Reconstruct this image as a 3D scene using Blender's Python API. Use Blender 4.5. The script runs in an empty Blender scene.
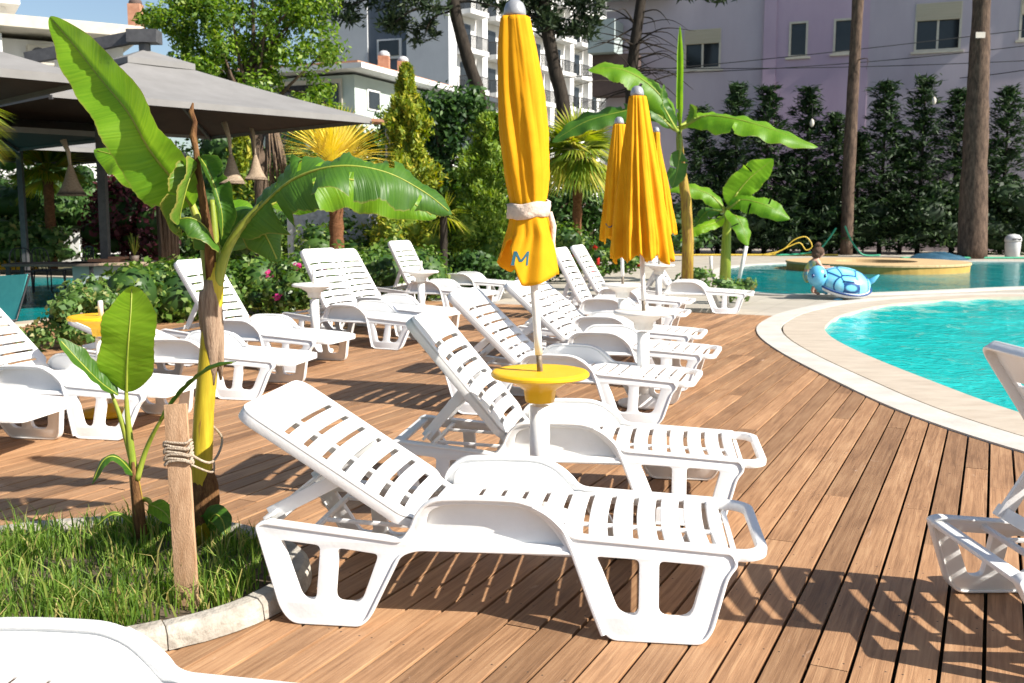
import bpy, bmesh, math, random
import numpy as np
from mathutils import Vector, Matrix
R = math.radians
random.seed(11)
rng = np.random.default_rng(5)
scene = bpy.context.scene
COL = scene.collection

# ------------------------------------------------------------------ camera model
F, YH, HC, CX, CY = 995.6, 214.0, 1.6, 512.0, 341.5
PITCH = math.atan((CY - YH) / F)

def ray(u, v):
    a, b = (u - CX) / F, (v - CY) / F
    return Vector((a, math.cos(PITCH) - b * math.sin(PITCH), -math.sin(PITCH) - b * math.cos(PITCH)))

def at(u, v, z=0.0):
    d = ray(u, v); t = (z - HC) / d.z
    return Vector((d.x * t, d.y * t, z))

def atY(u, v, Y):
    d = ray(u, v); t = Y / d.y
    return Vector((d.x * t, Y, HC + d.z * t))

def on_plane(u, v, p0, n):
    d = ray(u, v); o = Vector((0, 0, HC))
    return o + d * ((p0 - o).dot(n) / d.dot(n))

# ------------------------------------------------------------------ materials
def new_mat(name):
    m = bpy.data.materials.new(name); m.use_nodes = True
    nt = m.node_tree
    return m, nt, nt.nodes, nt.links, nt.nodes['Principled BSDF']

def noise_mat(name, c1, c2, scale=8.0, rough=0.6, bump=0.0, bscale=None, spec=0.5, detail=6.0, stretch=None, c3=None, metallic=0.0, coat=0.0):
    m, nt, N, L, P = new_mat(name)
    tc = N.new('ShaderNodeTexCoord'); src = tc.outputs['Object']
    if stretch:
        mp = N.new('ShaderNodeMapping'); mp.inputs['Scale'].default_value = stretch
        L.new(src, mp.inputs['Vector']); src = mp.outputs['Vector']
    nz = N.new('ShaderNodeTexNoise'); nz.inputs['Scale'].default_value = scale; nz.inputs['Detail'].default_value = detail
    nz.inputs['Roughness'].default_value = 0.65
    L.new(src, nz.inputs['Vector'])
    rp = N.new('ShaderNodeValToRGB'); e = rp.color_ramp.elements
    e[0].position = 0.32; e[0].color = (*c1, 1); e[1].position = 0.68; e[1].color = (*c2, 1)
    if c3:
        k = e.new(0.85); k.color = (*c3, 1)
    L.new(nz.outputs['Fac'], rp.inputs['Fac']); L.new(rp.outputs['Color'], P.inputs['Base Color'])
    P.inputs['Roughness'].default_value = rough
    P.inputs['Specular IOR Level'].default_value = spec
    P.inputs['Metallic'].default_value = metallic
    P.inputs['Coat Weight'].default_value = coat
    if bump:
        n2 = N.new('ShaderNodeTexNoise'); n2.inputs['Scale'].default_value = bscale or scale * 3; n2.inputs['Detail'].default_value = 5
        L.new(src, n2.inputs['Vector'])
        b = N.new('ShaderNodeBump'); b.inputs['Strength'].default_value = bump; b.inputs['Distance'].default_value = 0.02
        L.new(n2.outputs['Fac'], b.inputs['Height']); L.new(b.outputs['Normal'], P.inputs['Normal'])
    return m

def leaf_mat(name, c1, c2, c3=None, rough=0.45, trans=0.35, spec=0.4):
    m, nt, N, L, P = new_mat(name)
    g = N.new('ShaderNodeNewGeometry')
    rp = N.new('ShaderNodeValToRGB'); e = rp.color_ramp.elements
    e[0].position = 0.1; e[0].color = (*c1, 1); e[1].position = 0.8; e[1].color = (*c2, 1)
    if c3:
        k = e.new(0.96); k.color = (*c3, 1)
    L.new(g.outputs['Random Per Island'], rp.inputs['Fac'])
    L.new(rp.outputs['Color'], P.inputs['Base Color'])
    P.inputs['Roughness'].default_value = rough; P.inputs['Specular IOR Level'].default_value = spec
    t = N.new('ShaderNodeBsdfTranslucent')
    hs = N.new('ShaderNodeHueSaturation'); hs.inputs['Saturation'].default_value = 1.15; hs.inputs['Value'].default_value = 1.5
    L.new(rp.outputs['Color'], hs.inputs['Color']); L.new(hs.outputs['Color'], t.inputs['Color'])
    mx = N.new('ShaderNodeMixShader'); mx.inputs['Fac'].default_value = trans
    L.new(P.outputs['BSDF'], mx.inputs[1]); L.new(t.outputs['BSDF'], mx.inputs[2])
    L.new(mx.outputs['Shader'], N['Material Output'].inputs['Surface'])
    return m

def banana_mat(name, c1, c2, trans=0.45, brown=0.0):
    m, nt, N, L, P = new_mat(name)
    uv = N.new('ShaderNodeUVMap')
    sp = N.new('ShaderNodeSeparateXYZ'); L.new(uv.outputs['UV'], sp.inputs['Vector'])
    # side veins: stripes across the blade, slanted forward
    ab = N.new('ShaderNodeMath'); ab.operation = 'ABSOLUTE'
    sb = N.new('ShaderNodeMath'); sb.operation = 'SUBTRACT'; sb.inputs[1].default_value = 0.5
    L.new(sp.outputs['Y'], sb.inputs[0]); L.new(sb.outputs[0], ab.inputs[0])
    ml = N.new('ShaderNodeMath'); ml.operation = 'MULTIPLY'; ml.inputs[1].default_value = 0.12; L.new(ab.outputs[0], ml.inputs[0])
    su = N.new('ShaderNodeMath'); su.operation = 'SUBTRACT'; L.new(sp.outputs['X'], su.inputs[0]); L.new(ml.outputs[0], su.inputs[1])
    cb = N.new('ShaderNodeCombineXYZ'); L.new(su.outputs[0], cb.inputs['X'])
    nz = N.new('ShaderNodeTexNoise'); nz.inputs['Scale'].default_value = 60; nz.inputs['Detail'].default_value = 3
    L.new(cb.outputs['Vector'], nz.inputs['Vector'])
    n2 = N.new('ShaderNodeTexNoise'); n2.inputs['Scale'].default_value = 4; n2.inputs['Detail'].default_value = 6
    tc = N.new('ShaderNodeTexCoord'); L.new(tc.outputs['Object'], n2.inputs['Vector'])
    ad = N.new('ShaderNodeMath'); ad.operation = 'ADD'; L.new(nz.outputs['Fac'], ad.inputs[0]); L.new(n2.outputs['Fac'], ad.inputs[1])
    hf = N.new('ShaderNodeMath'); hf.operation = 'MULTIPLY'; hf.inputs[1].default_value = 0.5; L.new(ad.outputs[0], hf.inputs[0])
    rp = N.new('ShaderNodeValToRGB'); e = rp.color_ramp.elements
    e[0].position = 0.36; e[0].color = (*c1, 1); e[1].position = 0.64; e[1].color = (*c2, 1)
    L.new(hf.outputs[0], rp.inputs['Fac'])
    col = rp.outputs['Color']
    # dry brown margin
    r2 = N.new('ShaderNodeValToRGB'); r2.color_ramp.elements[0].position = 0.455 - brown * 0.1; r2.color_ramp.elements[1].position = 0.5
    a2 = N.new('ShaderNodeMath'); a2.operation = 'MULTIPLY_ADD'; a2.inputs[1].default_value = 0.06 + brown * 0.3
    L.new(n2.outputs['Fac'], a2.inputs[0]); L.new(ab.outputs[0], a2.inputs[2])
    s3 = N.new('ShaderNodeMath'); s3.operation = 'SUBTRACT'; s3.inputs[1].default_value = 0.045 + brown * 0.12
    L.new(a2.outputs[0], s3.inputs[0]); L.new(s3.outputs[0], r2.inputs['Fac'])
    mc = N.new('ShaderNodeMix'); mc.data_type = 'RGBA'; mc.inputs['B'].default_value = (0.26, 0.24, 0.05, 1)
    L.new(r2.outputs['Color'], mc.inputs['Factor']); L.new(col, mc.inputs['A'])
    L.new(mc.outputs['Result'], P.inputs['Base Color'])
    P.inputs['Roughness'].default_value = 0.42; P.inputs['Specular IOR Level'].default_value = 0.35
    b = N.new('ShaderNodeBump'); b.inputs['Strength'].default_value = 0.5; b.inputs['Distance'].default_value = 0.01
    L.new(nz.outputs['Fac'], b.inputs['Height']); L.new(b.outputs['Normal'], P.inputs['Normal'])
    t = N.new('ShaderNodeBsdfTranslucent')
    hs = N.new('ShaderNodeHueSaturation'); hs.inputs['Value'].default_value = 1.7; hs.inputs['Hue'].default_value = 0.485
    L.new(mc.outputs['Result'], hs.inputs['Color']); L.new(hs.outputs['Color'], t.inputs['Color'])
    mx = N.new('ShaderNodeMixShader'); mx.inputs['Fac'].default_value = trans
    L.new(P.outputs['BSDF'], mx.inputs[1]); L.new(t.outputs['BSDF'], mx.inputs[2])
    L.new(mx.outputs['Shader'], N['Material Output'].inputs['Surface'])
    return m

def cloth_mat(name, c1, c2, trans=0.3):
    m = noise_mat(name, c1, c2, 5, 0.8, 0.15, 220, 0.2)
    nt = m.node_tree; N, L = nt.nodes, nt.links; P = N['Principled BSDF']
    t = N.new('ShaderNodeBsdfTranslucent')
    L.new(P.inputs['Base Color'].links[0].from_socket, t.inputs['Color'])
    mx = N.new('ShaderNodeMixShader'); mx.inputs['Fac'].default_value = trans
    L.new(P.outputs['BSDF'], mx.inputs[1]); L.new(t.outputs['BSDF'], mx.inputs[2])
    L.new(mx.outputs['Shader'], N['Material Output'].inputs['Surface'])
    return m

def wood_deck_mat():
    m, nt, N, L, P = new_mat('deck_wood')
    uv = N.new('ShaderNodeUVMap'); g = N.new('ShaderNodeNewGeometry')
    mo = N.new('ShaderNodeMath'); mo.operation = 'MULTIPLY'; mo.inputs[1].default_value = 37.0
    L.new(g.outputs['Random Per Island'], mo.inputs[0])
    cb = N.new('ShaderNodeCombineXYZ'); L.new(mo.outputs[0], cb.inputs['X']); L.new(mo.outputs[0], cb.inputs['Z'])
    va = N.new('ShaderNodeVectorMath'); va.operation = 'ADD'; L.new(uv.outputs['UV'], va.inputs[0]); L.new(cb.outputs[0], va.inputs[1])
    def noise(sc, scale, det=6, dist=0.0):
        mp = N.new('ShaderNodeMapping'); mp.inputs['Scale'].default_value = sc
        L.new(va.outputs[0], mp.inputs['Vector'])
        n = N.new('ShaderNodeTexNoise'); n.inputs['Scale'].default_value = scale; n.inputs['Detail'].default_value = det
        n.inputs['Distortion'].default_value = dist; n.inputs['Roughness'].default_value = 0.62
        L.new(mp.outputs[0], n.inputs['Vector']); return n.outputs['Fac']
    grain = noise((0.7, 16, 1), 3.2, 8, 0.6)
    fine = noise((1.5, 90, 1), 2.5, 4)
    blotch = noise((0.9, 2.2, 1), 1.4, 5)
    stain = noise((2.2, 5.0, 1), 1.7, 8, 1.2)
    rp = N.new('ShaderNodeValToRGB'); e = rp.color_ramp.elements
    e[0].position = 0.25; e[0].color = (0.115, 0.052, 0.022, 1); e[1].position = 0.74; e[1].color = (0.52, 0.315, 0.163, 1)
    k = e.new(0.5); k.color = (0.345, 0.184, 0.088, 1)
    mxx = N.new('ShaderNodeMix'); mxx.data_type = 'FLOAT'; mxx.inputs['Factor'].default_value = 0.38
    L.new(grain, mxx.inputs['A']); L.new(blotch, mxx.inputs['B'])
    L.new(mxx.outputs['Result'], rp.inputs['Fac'])
    # per-board tone
    rt = N.new('ShaderNodeMapRange'); rt.inputs['To Min'].default_value = 0.66; rt.inputs['To Max'].default_value = 1.16
    L.new(g.outputs['Random Per Island'], rt.inputs['Value'])
    hs = N.new('ShaderNodeHueSaturation'); L.new(rt.outputs[0], hs.inputs['Value']); L.new(rp.outputs['Color'], hs.inputs['Color'])
    hs.inputs['Saturation'].default_value = 0.97
    # pale worn stains
    r2 = N.new('ShaderNodeValToRGB'); r2.color_ramp.elements[0].position = 0.66; r2.color_ramp.elements[1].position = 0.76
    L.new(stain, r2.inputs['Fac'])
    m2 = N.new('ShaderNodeMath'); m2.operation = 'MULTIPLY'; m2.inputs[1].default_value = 0.55; L.new(r2.outputs['Color'], m2.inputs[0])
    mc = N.new('ShaderNodeMix'); mc.data_type = 'RGBA'; mc.inputs['B'].default_value = (0.58, 0.43, 0.33, 1)
    L.new(m2.outputs[0], mc.inputs['Factor']); L.new(hs.outputs['Color'], mc.inputs['A'])
    # small dark knots
    vo = N.new('ShaderNodeTexVoronoi'); vo.inputs['Scale'].default_value = 3.5
    mpv = N.new('ShaderNodeMapping'); mpv.inputs['Scale'].default_value = (0.55, 1.5, 1); L.new(va.outputs[0], mpv.inputs['Vector']); L.new(mpv.outputs[0], vo.inputs['Vector'])
    r3 = N.new('ShaderNodeValToRGB'); r3.color_ramp.elements[0].position = 0.02; r3.color_ramp.elements[1].position = 0.055
    L.new(vo.outputs['Distance'], r3.inputs['Fac'])
    iv = N.new('ShaderNodeMath'); iv.operation = 'SUBTRACT'; iv.inputs[0].default_value = 1.0; L.new(r3.outputs['Color'], iv.inputs[1])
    i2 = N.new('ShaderNodeMath'); i2.operation = 'MULTIPLY'; i2.inputs[1].default_value = 0.7; L.new(iv.outputs[0], i2.inputs[0])
    md = N.new('ShaderNodeMix'); md.data_type = 'RGBA'; md.inputs['B'].default_value = (0.09, 0.045, 0.025, 1)
    L.new(i2.outputs[0], md.inputs['Factor']); L.new(mc.outputs['Result'], md.inputs['A'])
    sx = N.new('ShaderNodeSeparateXYZ'); L.new(uv.outputs['UV'], sx.inputs[0])
    def mth(op, a, b=None):
        k = N.new('ShaderNodeMath'); k.operation = op
        for i, x in enumerate((a, b)):
            if x is None: continue
            if isinstance(x, (int, float)): k.inputs[i].default_value = x
            else: L.new(x, k.inputs[i])
        return k.outputs[0]
    du = mth('SUBTRACT', mth('FRACT', mth('DIVIDE', sx.outputs['X'], 0.55)), 0.5); du = mth('MULTIPLY', du, 0.55)
    dv = mth('SUBTRACT', mth('ABSOLUTE', mth('SUBTRACT', sx.outputs['Y'], 0.071)), 0.043)
    dd = mth('SQRT', mth('ADD', mth('MULTIPLY', du, du), mth('MULTIPLY', dv, dv)))
    sc = mth('LESS_THAN', dd, 0.0042)
    ms = N.new('ShaderNodeMix'); ms.data_type = 'RGBA'; ms.inputs['B'].default_value = (0.06, 0.04, 0.03, 1)
    L.new(sc, ms.inputs['Factor']); L.new(md.outputs['Result'], ms.inputs['A'])
    L.new(ms.outputs['Result'], P.inputs['Base Color'])
    P.inputs['Roughness'].default_value = 0.62; P.inputs['Specular IOR Level'].default_value = 0.3
    b = N.new('ShaderNodeBump'); b.inputs['Strength'].default_value = 0.45; b.inputs['Distance'].default_value = 0.004
    ad = N.new('ShaderNodeMath'); ad.operation = 'ADD'; L.new(fine, ad.inputs[0]); L.new(grain, ad.inputs[1])
    L.new(ad.outputs[0], b.inputs['Height']); L.new(b.outputs['Normal'], P.inputs['Normal'])
    return m

def water_mat(name, c1, c2, spec=0.3):
    m, nt, N, L, P = new_mat(name)
    tc = N.new('ShaderNodeTexCoord')
    nz = N.new('ShaderNodeTexNoise'); nz.inputs['Scale'].default_value = 0.5; nz.inputs['Detail'].default_value = 2
    L.new(tc.outputs['Object'], nz.inputs['Vector'])
    rp = N.new('ShaderNodeValToRGB'); e = rp.color_ramp.elements
    e[0].position = 0.3; e[0].color = (*c1, 1); e[1].position = 0.7; e[1].color = (*c2, 1)
    L.new(nz.outputs['Fac'], rp.inputs['Fac']); L.new(rp.outputs['Color'], P.inputs['Base Color'])
    P.inputs['Roughness'].default_value = 0.06; P.inputs['IOR'].default_value = 1.33; P.inputs['Specular IOR Level'].default_value = spec
    n2 = N.new('ShaderNodeTexNoise'); n2.inputs['Scale'].default_value = 7.0; n2.inputs['Detail'].default_value = 4; n2.inputs['Distortion'].default_value = 0.6
    L.new(tc.outputs['Object'], n2.inputs['Vector'])
    b = N.new('ShaderNodeBump'); b.inputs['Strength'].default_value = 0.55; b.inputs['Distance'].default_value = 0.05
    L.new(n2.outputs['Fac'], b.inputs['Height']); L.new(b.outputs['Normal'], P.inputs['Normal'])
    return m

def tile_mat(name, c1, c2, mortar, sx, sy, offset=0.0):
    m, nt, N, L, P = new_mat(name)
    tc = N.new('ShaderNodeTexCoord')
    mp = N.new('ShaderNodeMapping'); mp.inputs['Rotation'].default_value = (0, 0, R(26)); L.new(tc.outputs['Object'], mp.inputs['Vector'])
    br = N.new('ShaderNodeTexBrick'); br.offset = offset
    br.inputs['Scale'].default_value = 1.0; br.inputs['Brick Width'].default_value = sx; br.inputs['Row Height'].default_value = sy
    br.inputs['Mortar Size'].default_value = 0.006; br.inputs['Color1'].default_value = (*c1, 1); br.inputs['Color2'].default_value = (*c2, 1)
    br.inputs['Mortar'].default_value = (*mortar, 1)
    L.new(mp.outputs[0], br.inputs['Vector'])
    nz = N.new('ShaderNodeTexNoise'); nz.inputs['Scale'].default_value = 2.5; nz.inputs['Detail'].default_value = 8; L.new(tc.outputs['Object'], nz.inputs['Vector'])
    mr = N.new('ShaderNodeMapRange'); mr.inputs['To Min'].default_value = 0.78; mr.inputs['To Max'].default_value = 1.18; L.new(nz.outputs['Fac'], mr.inputs['Value'])
    hs = N.new('ShaderNodeHueSaturation'); L.new(mr.outputs[0], hs.inputs['Value']); L.new(br.outputs['Color'], hs.inputs['Color'])
    L.new(hs.outputs['Color'], P.inputs['Base Color']); P.inputs['Roughness'].default_value = 0.7
    return m

def glass_mat():
    m, nt, N, L, P = new_mat('window_glass')
    tc = N.new('ShaderNodeTexCoord'); nz = N.new('ShaderNodeTexNoise'); nz.inputs['Scale'].default_value = 1.2
    L.new(tc.outputs['Object'], nz.inputs['Vector'])
    rp = N.new('ShaderNodeValToRGB'); rp.color_ramp.elements[0].color = (0.008, 0.01, 0.012, 1); rp.color_ramp.elements[1].color = (0.03, 0.035, 0.04, 1)
    L.new(nz.outputs['Fac'], rp.inputs['Fac']); L.new(rp.outputs['Color'], P.inputs['Base Color'])
    P.inputs['Roughness'].default_value = 0.08
    return m

M = dict(
    plastic=noise_mat('white_plastic', (0.76, 0.755, 0.735), (0.83, 0.83, 0.82), 2.2, 0.38, 0.06, 60, 0.45, c3=(0.80, 0.79, 0.765)),
    plastic_cream=noise_mat('cream_plastic', (0.72, 0.69, 0.63), (0.80, 0.78, 0.73), 6, 0.45, 0.05, 50, 0.4),
    yellow_plastic=noise_mat('yellow_plastic', (0.78, 0.42, 0.008), (0.85, 0.49, 0.015), 7, 0.42, 0.06, 40, 0.4),
    yellow_cloth=cloth_mat('yellow_cloth', (0.77, 0.345, 0.005), (0.85, 0.425, 0.010), 0.20),
    band=noise_mat('tie_band_cloth', (0.55, 0.42, 0.33), (0.70, 0.58, 0.48), 12, 0.85, 0.3, 90, 0.2),
    teal_ink=noise_mat('teal_print', (0.012, 0.085, 0.12), (0.018, 0.12, 0.16), 20, 0.8),
    pole=noise_mat('white_pole_paint', (0.62, 0.60, 0.57), (0.75, 0.73, 0.70), 9, 0.4, 0.03, 60, 0.5),
    grey_metal=noise_mat('grey_metal', (0.30, 0.31, 0.33), (0.42, 0.43, 0.45), 10, 0.4, 0.05, 50, 0.5, metallic=0.3),
    rust=noise_mat('worn_pole_metal', (0.14, 0.11, 0.08), (0.26, 0.22, 0.17), 30, 0.6, 0.2, 80, 0.5, metallic=0.3),
    black_metal=noise_mat('black_metal', (0.012, 0.012, 0.014), (0.03, 0.03, 0.033), 9, 0.45),
    deck=wood_deck_mat(),
    coping_white=noise_mat('white_coping_stone', (0.48, 0.45, 0.40), (0.62, 0.59, 0.53), 3, 0.65, 0.12, 40, 0.35, c3=(0.62, 0.57, 0.50)),
    coping_beige=noise_mat('beige_coping_stone', (0.43, 0.36, 0.28), (0.56, 0.485, 0.39), 2.2, 0.6, 0.12, 40, 0.35, stretch=(1, 2.5, 1), c3=(0.60, 0.54, 0.46)),
    patio=tile_mat('patio_tiles', (0.40, 0.36, 0.30), (0.46, 0.42, 0.35), (0.30, 0.27, 0.22), 0.5, 0.5),
    water=water_mat('pool_water', (0.004, 0.43, 0.41), (0.012, 0.52, 0.49)),
    water_far=water_mat('far_pool_water', (0.001, 0.17, 0.185), (0.003, 0.24, 0.25), 0.16),
    soil=noise_mat('soil', (0.05, 0.035, 0.02), (0.13, 0.095, 0.06), 9, 0.95, 0.6, 30),
    ground=noise_mat('garden_ground', (0.05, 0.055, 0.02), (0.13, 0.11, 0.06), 0.8, 0.95, 0.5, 12),
    kerb=noise_mat('kerb_concrete', (0.28, 0.25, 0.21), (0.50, 0.47, 0.41), 9, 0.9, 0.5, 45, 0.2),
    grass=leaf_mat('grass_blades', (0.065, 0.14, 0.016), (0.21, 0.32, 0.05), (0.46, 0.38, 0.14), 0.5, 0.35),
    stake=noise_mat('stake_timber', (0.34, 0.20, 0.11), (0.52, 0.34, 0.21), 6, 0.8, 0.3, 60, 0.2, stretch=(6, 6, 0.8)),
    rope=noise_mat('rope', (0.36, 0.28, 0.20), (0.56, 0.47, 0.37), 60, 0.95, 0.6, 200, 0.1),
    bstem=noise_mat('banana_stem', (0.17, 0.055, 0.02), (0.45, 0.33, 0.03), 5, 0.55, 0.25, 60, 0.4, stretch=(6, 6, 0.7), c3=(0.55, 0.45, 0.06)),
    bstem_y=noise_mat('banana_stem_yellow', (0.36, 0.25, 0.012), (0.60, 0.47, 0.03), 5, 0.5, 0.15, 60, 0.4, stretch=(7, 7, 0.6), c3=(0.45, 0.42, 0.05)),
    dry_brown=noise_mat('dry_brown_stalk', (0.07, 0.03, 0.014), (0.24, 0.125, 0.05), 9, 0.9, 0.6, 50, 0.15, stretch=(6, 6, 1)),
    bdry=noise_mat('dry_leaf_sheath', (0.20, 0.12, 0.075), (0.46, 0.33, 0.23), 7, 0.9, 0.6, 40, 0.15, stretch=(9, 9, 0.7)),
    bgreen=noise_mat('banana_petiole', (0.17, 0.24, 0.02), (0.34, 0.36, 0.05), 5, 0.5, 0.1, 50, 0.4, stretch=(5, 5, 0.6)),
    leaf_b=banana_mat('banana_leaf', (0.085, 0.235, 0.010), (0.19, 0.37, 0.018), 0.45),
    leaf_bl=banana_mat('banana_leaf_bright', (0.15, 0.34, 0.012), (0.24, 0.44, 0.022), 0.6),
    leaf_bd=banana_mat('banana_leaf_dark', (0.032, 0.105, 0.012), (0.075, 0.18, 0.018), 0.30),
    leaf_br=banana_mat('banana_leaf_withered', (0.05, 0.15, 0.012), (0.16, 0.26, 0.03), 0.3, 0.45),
    canopy=noise_mat('grey_canopy', (0.195, 0.19, 0.185), (0.235, 0.23, 0.225), 2.0, 0.85, 0.1, 120, 0.2),
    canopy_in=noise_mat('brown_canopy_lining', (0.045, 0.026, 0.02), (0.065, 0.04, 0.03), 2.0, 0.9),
    dark_frame=noise_mat('charcoal_frame', (0.05, 0.05, 0.055), (0.09, 0.09, 0.095), 8, 0.5),
    wicker=noise_mat('wicker', (0.26, 0.19, 0.13), (0.52, 0.41, 0.30), 30, 0.9, 0.9, 60, 0.2, stretch=(1, 1, 4)),
    bark=noise_mat('bark', (0.06, 0.042, 0.03), (0.17, 0.12, 0.085), 4, 0.95, 1.0, 12, 0.15, stretch=(4, 4, 1.0)),
    bark_pine=noise_mat('pine_bark', (0.045, 0.032, 0.026), (0.16, 0.11, 0.08), 3, 0.95, 1.0, 9, 0.15, stretch=(3.5, 3.5, 1.1)),
    bark_dark=noise_mat('dark_bark', (0.02, 0.016, 0.013), (0.055, 0.045, 0.036), 4, 0.95, 0.8, 14, 0.15, stretch=(4, 4, 1)),
    palm_bark=noise_mat('palm_trunk', (0.10, 0.045, 0.02), (0.26, 0.12, 0.06), 6, 0.95, 1.0, 18, 0.15, stretch=(2, 2, 6)),
    hedge=leaf_mat('hedge_leaves', (0.03, 0.085, 0.012), (0.14, 0.235, 0.035), (0.30, 0.37, 0.12), 0.4, 0.3),
    bush=leaf_mat('bush_leaves', (0.02, 0.06, 0.012), (0.06, 0.13, 0.025), (0.10, 0.18, 0.04), 0.5, 0.25),
    vine=leaf_mat('rose_leaves', (0.08, 0.17, 0.04), (0.20, 0.31, 0.09), (0.34, 0.30, 0.10), 0.5, 0.35),
    tree=leaf_mat('tree_leaves', (0.06, 0.14, 0.012), (0.20, 0.31, 0.03), (0.32, 0.40, 0.07), 0.45, 0.4),
    gold=leaf_mat('golden_conifer', (0.12, 0.19, 0.012), (0.34, 0.38, 0.03), (0.50, 0.42, 0.05), 0.6, 0.3),
    lime=leaf_mat('lime_conifer', (0.09, 0.17, 0.015), (0.22, 0.32, 0.03), (0.32, 0.38, 0.05), 0.6, 0.3),
    cypress=leaf_mat('cypress_sprays', (0.012, 0.032, 0.011), (0.032, 0.066, 0.020), (0.06, 0.105, 0.03), 0.6, 0.2),
    pine=leaf_mat('pine_needles', (0.012, 0.03, 0.010), (0.04, 0.065, 0.022), None, 0.6, 0.15),
    maroon=leaf_mat('maroon_leaves', (0.05, 0.012, 0.018), (0.13, 0.03, 0.045), (0.20, 0.06, 0.08), 0.5, 0.3),
    palm_y=leaf_mat('yellow_palm', (0.62, 0.46, 0.04), (0.78, 0.62, 0.10), None, 0.5, 0.25),
    palm_g=leaf_mat('green_palm', (0.12, 0.20, 0.02), (0.34, 0.38, 0.05), (0.50, 0.42, 0.08), 0.5, 0.35),
    pink_f=leaf_mat('pink_petals', (0.65, 0.05, 0.25), (0.80, 0.16, 0.40), None, 0.6, 0.4),
    red_f=leaf_mat('red_petals', (0.60, 0.02, 0.02), (0.75, 0.05, 0.04), None, 0.6, 0.35),
    lilac=noise_mat('lilac_render', (0.44, 0.38, 0.43), (0.52, 0.46, 0.51), 0.35, 0.9, 0.1, 20, 0.2, stretch=(1.6, 1.6, .5)),
    pink=noise_mat('pink_render', (0.45, 0.335, 0.435), (0.52, 0.40, 0.50), 0.35, 0.9, 0.1, 20, 0.2, stretch=(1.6, 1.6, .5)),
    beige_shutter=noise_mat('beige_shutter', (0.42, 0.37, 0.27), (0.50, 0.44, 0.33), 4, 0.6, 0.3, 30, 0.3, stretch=(0.2, 0.2, 6)),
    cream_trim=noise_mat('cream_trim', (0.50, 0.46, 0.38), (0.60, 0.55, 0.46), 4, 0.7),
    glass=glass_mat(),
    white_wall=noise_mat('white_render', (0.66, 0.66, 0.65), (0.76, 0.76, 0.75), 0.7, 0.85, 0.1, 20, 0.2),
    grey_wall=noise_mat('pale_grey_render', (0.50, 0.52, 0.54), (0.58, 0.60, 0.62), 0.4, 0.85, 0.1, 20, 0.2),
    slate_wall=noise_mat('slate_render', (0.10, 0.125, 0.16), (0.14, 0.165, 0.20), 0.4, 0.85, 0.1, 20, 0.2),
    mint_wall=noise_mat('mint_render', (0.40, 0.48, 0.44), (0.50, 0.57, 0.53), 0.5, 0.85, 0.1, 20, 0.2),
    teal_wall=noise_mat('grey_green_render', (0.28, 0.34, 0.34), (0.36, 0.42, 0.42), 0.5, 0.85),
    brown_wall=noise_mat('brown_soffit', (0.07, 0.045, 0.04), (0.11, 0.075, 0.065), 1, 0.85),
    terracotta=noise_mat('terracotta', (0.38, 0.17, 0.10), (0.52, 0.27, 0.17), 5, 0.85, 0.3, 30),
    stone_wall=noise_mat('rough_grey_wall', (0.34, 0.34, 0.35), (0.62, 0.62, 0.63), 9, 0.9, 0.8, 20, 0.2),
    red_paint=noise_mat('dull_red_paint', (0.28, 0.05, 0.035), (0.36, 0.08, 0.055), 4, 0.7),
    table_wood=noise_mat('table_wood', (0.30, 0.22, 0.15), (0.44, 0.34, 0.25), 4, 0.7, 0.2, 40, stretch=(1, 8, 1)),
    dark_wood=noise_mat('dark_table_wood', (0.06, 0.045, 0.035), (0.13, 0.10, 0.08), 4, 0.6, 0.2, 40, stretch=(1, 8, 1)),
    reed=noise_mat('reeds', (0.08, 0.055, 0.035), (0.26, 0.18, 0.12), 5, 0.95, 0.9, 25, stretch=(9, 9, 0.5)),
    platform_wood=noise_mat('platform_wood', (0.42, 0.28, 0.13), (0.62, 0.44, 0.23), 3, 0.75, 0.2, 30, stretch=(1, 14, 1)),
    platform_rim=noise_mat('yellow_platform_rim', (0.40, 0.24, 0.05), (0.55, 0.34, 0.08), 3, 0.7, 0.15, 30),
    teal_cloth=noise_mat('teal_sling', (0.04, 0.30, 0.31), (0.06, 0.37, 0.37), 8, 0.8, 0.1, 90),
    hose_y=noise_mat('yellow_hose', (0.55, 0.38, 0.03), (0.68, 0.48, 0.06), 8, 0.5),
    hose_g=noise_mat('green_hose', (0.02, 0.28, 0.15), (0.04, 0.38, 0.22), 8, 0.5),
    tarp=noise_mat('blue_tarp', (0.012, 0.055, 0.10), (0.03, 0.11, 0.17), 4, 0.6, 0.4, 12),
    bin=noise_mat('grey_bin_plastic', (0.52, 0.53, 0.54), (0.62, 0.63, 0.64), 5, 0.5),
    skin=noise_mat('skin', (0.50, 0.28, 0.20), (0.58, 0.35, 0.26), 10, 0.5, 0.05, 60, 0.35),
    hair=noise_mat('brown_hair', (0.06, 0.03, 0.018), (0.14, 0.075, 0.045), 20, 0.6, 0.7, 60, 0.3, stretch=(4, 4, 1)),
    swim=noise_mat('yellow_and_blue_swimwear', (0.70, 0.62, 0.03), (0.03, 0.30, 0.48), 9, 0.7, 0.1, 60, 0.3),
    float_white=noise_mat('white_vinyl', (0.72, 0.76, 0.80), (0.80, 0.84, 0.86), 4, 0.25),
    float_blue=noise_mat('blue_vinyl', (0.10, 0.42, 0.66), (0.16, 0.52, 0.75), 4, 0.25, spec=0.6),
    float_navy=noise_mat('navy_vinyl', (0.01, 0.04, 0.16), (0.015, 0.06, 0.22), 4, 0.3),
    lantern=noise_mat('white_lantern', (0.50, 0.46, 0.40), (0.60, 0.56, 0.50), 6, 0.8),
    cable=noise_mat('black_cable', (0.015, 0.015, 0.016), (0.03, 0.03, 0.03), 4, 0.6),
)

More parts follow.
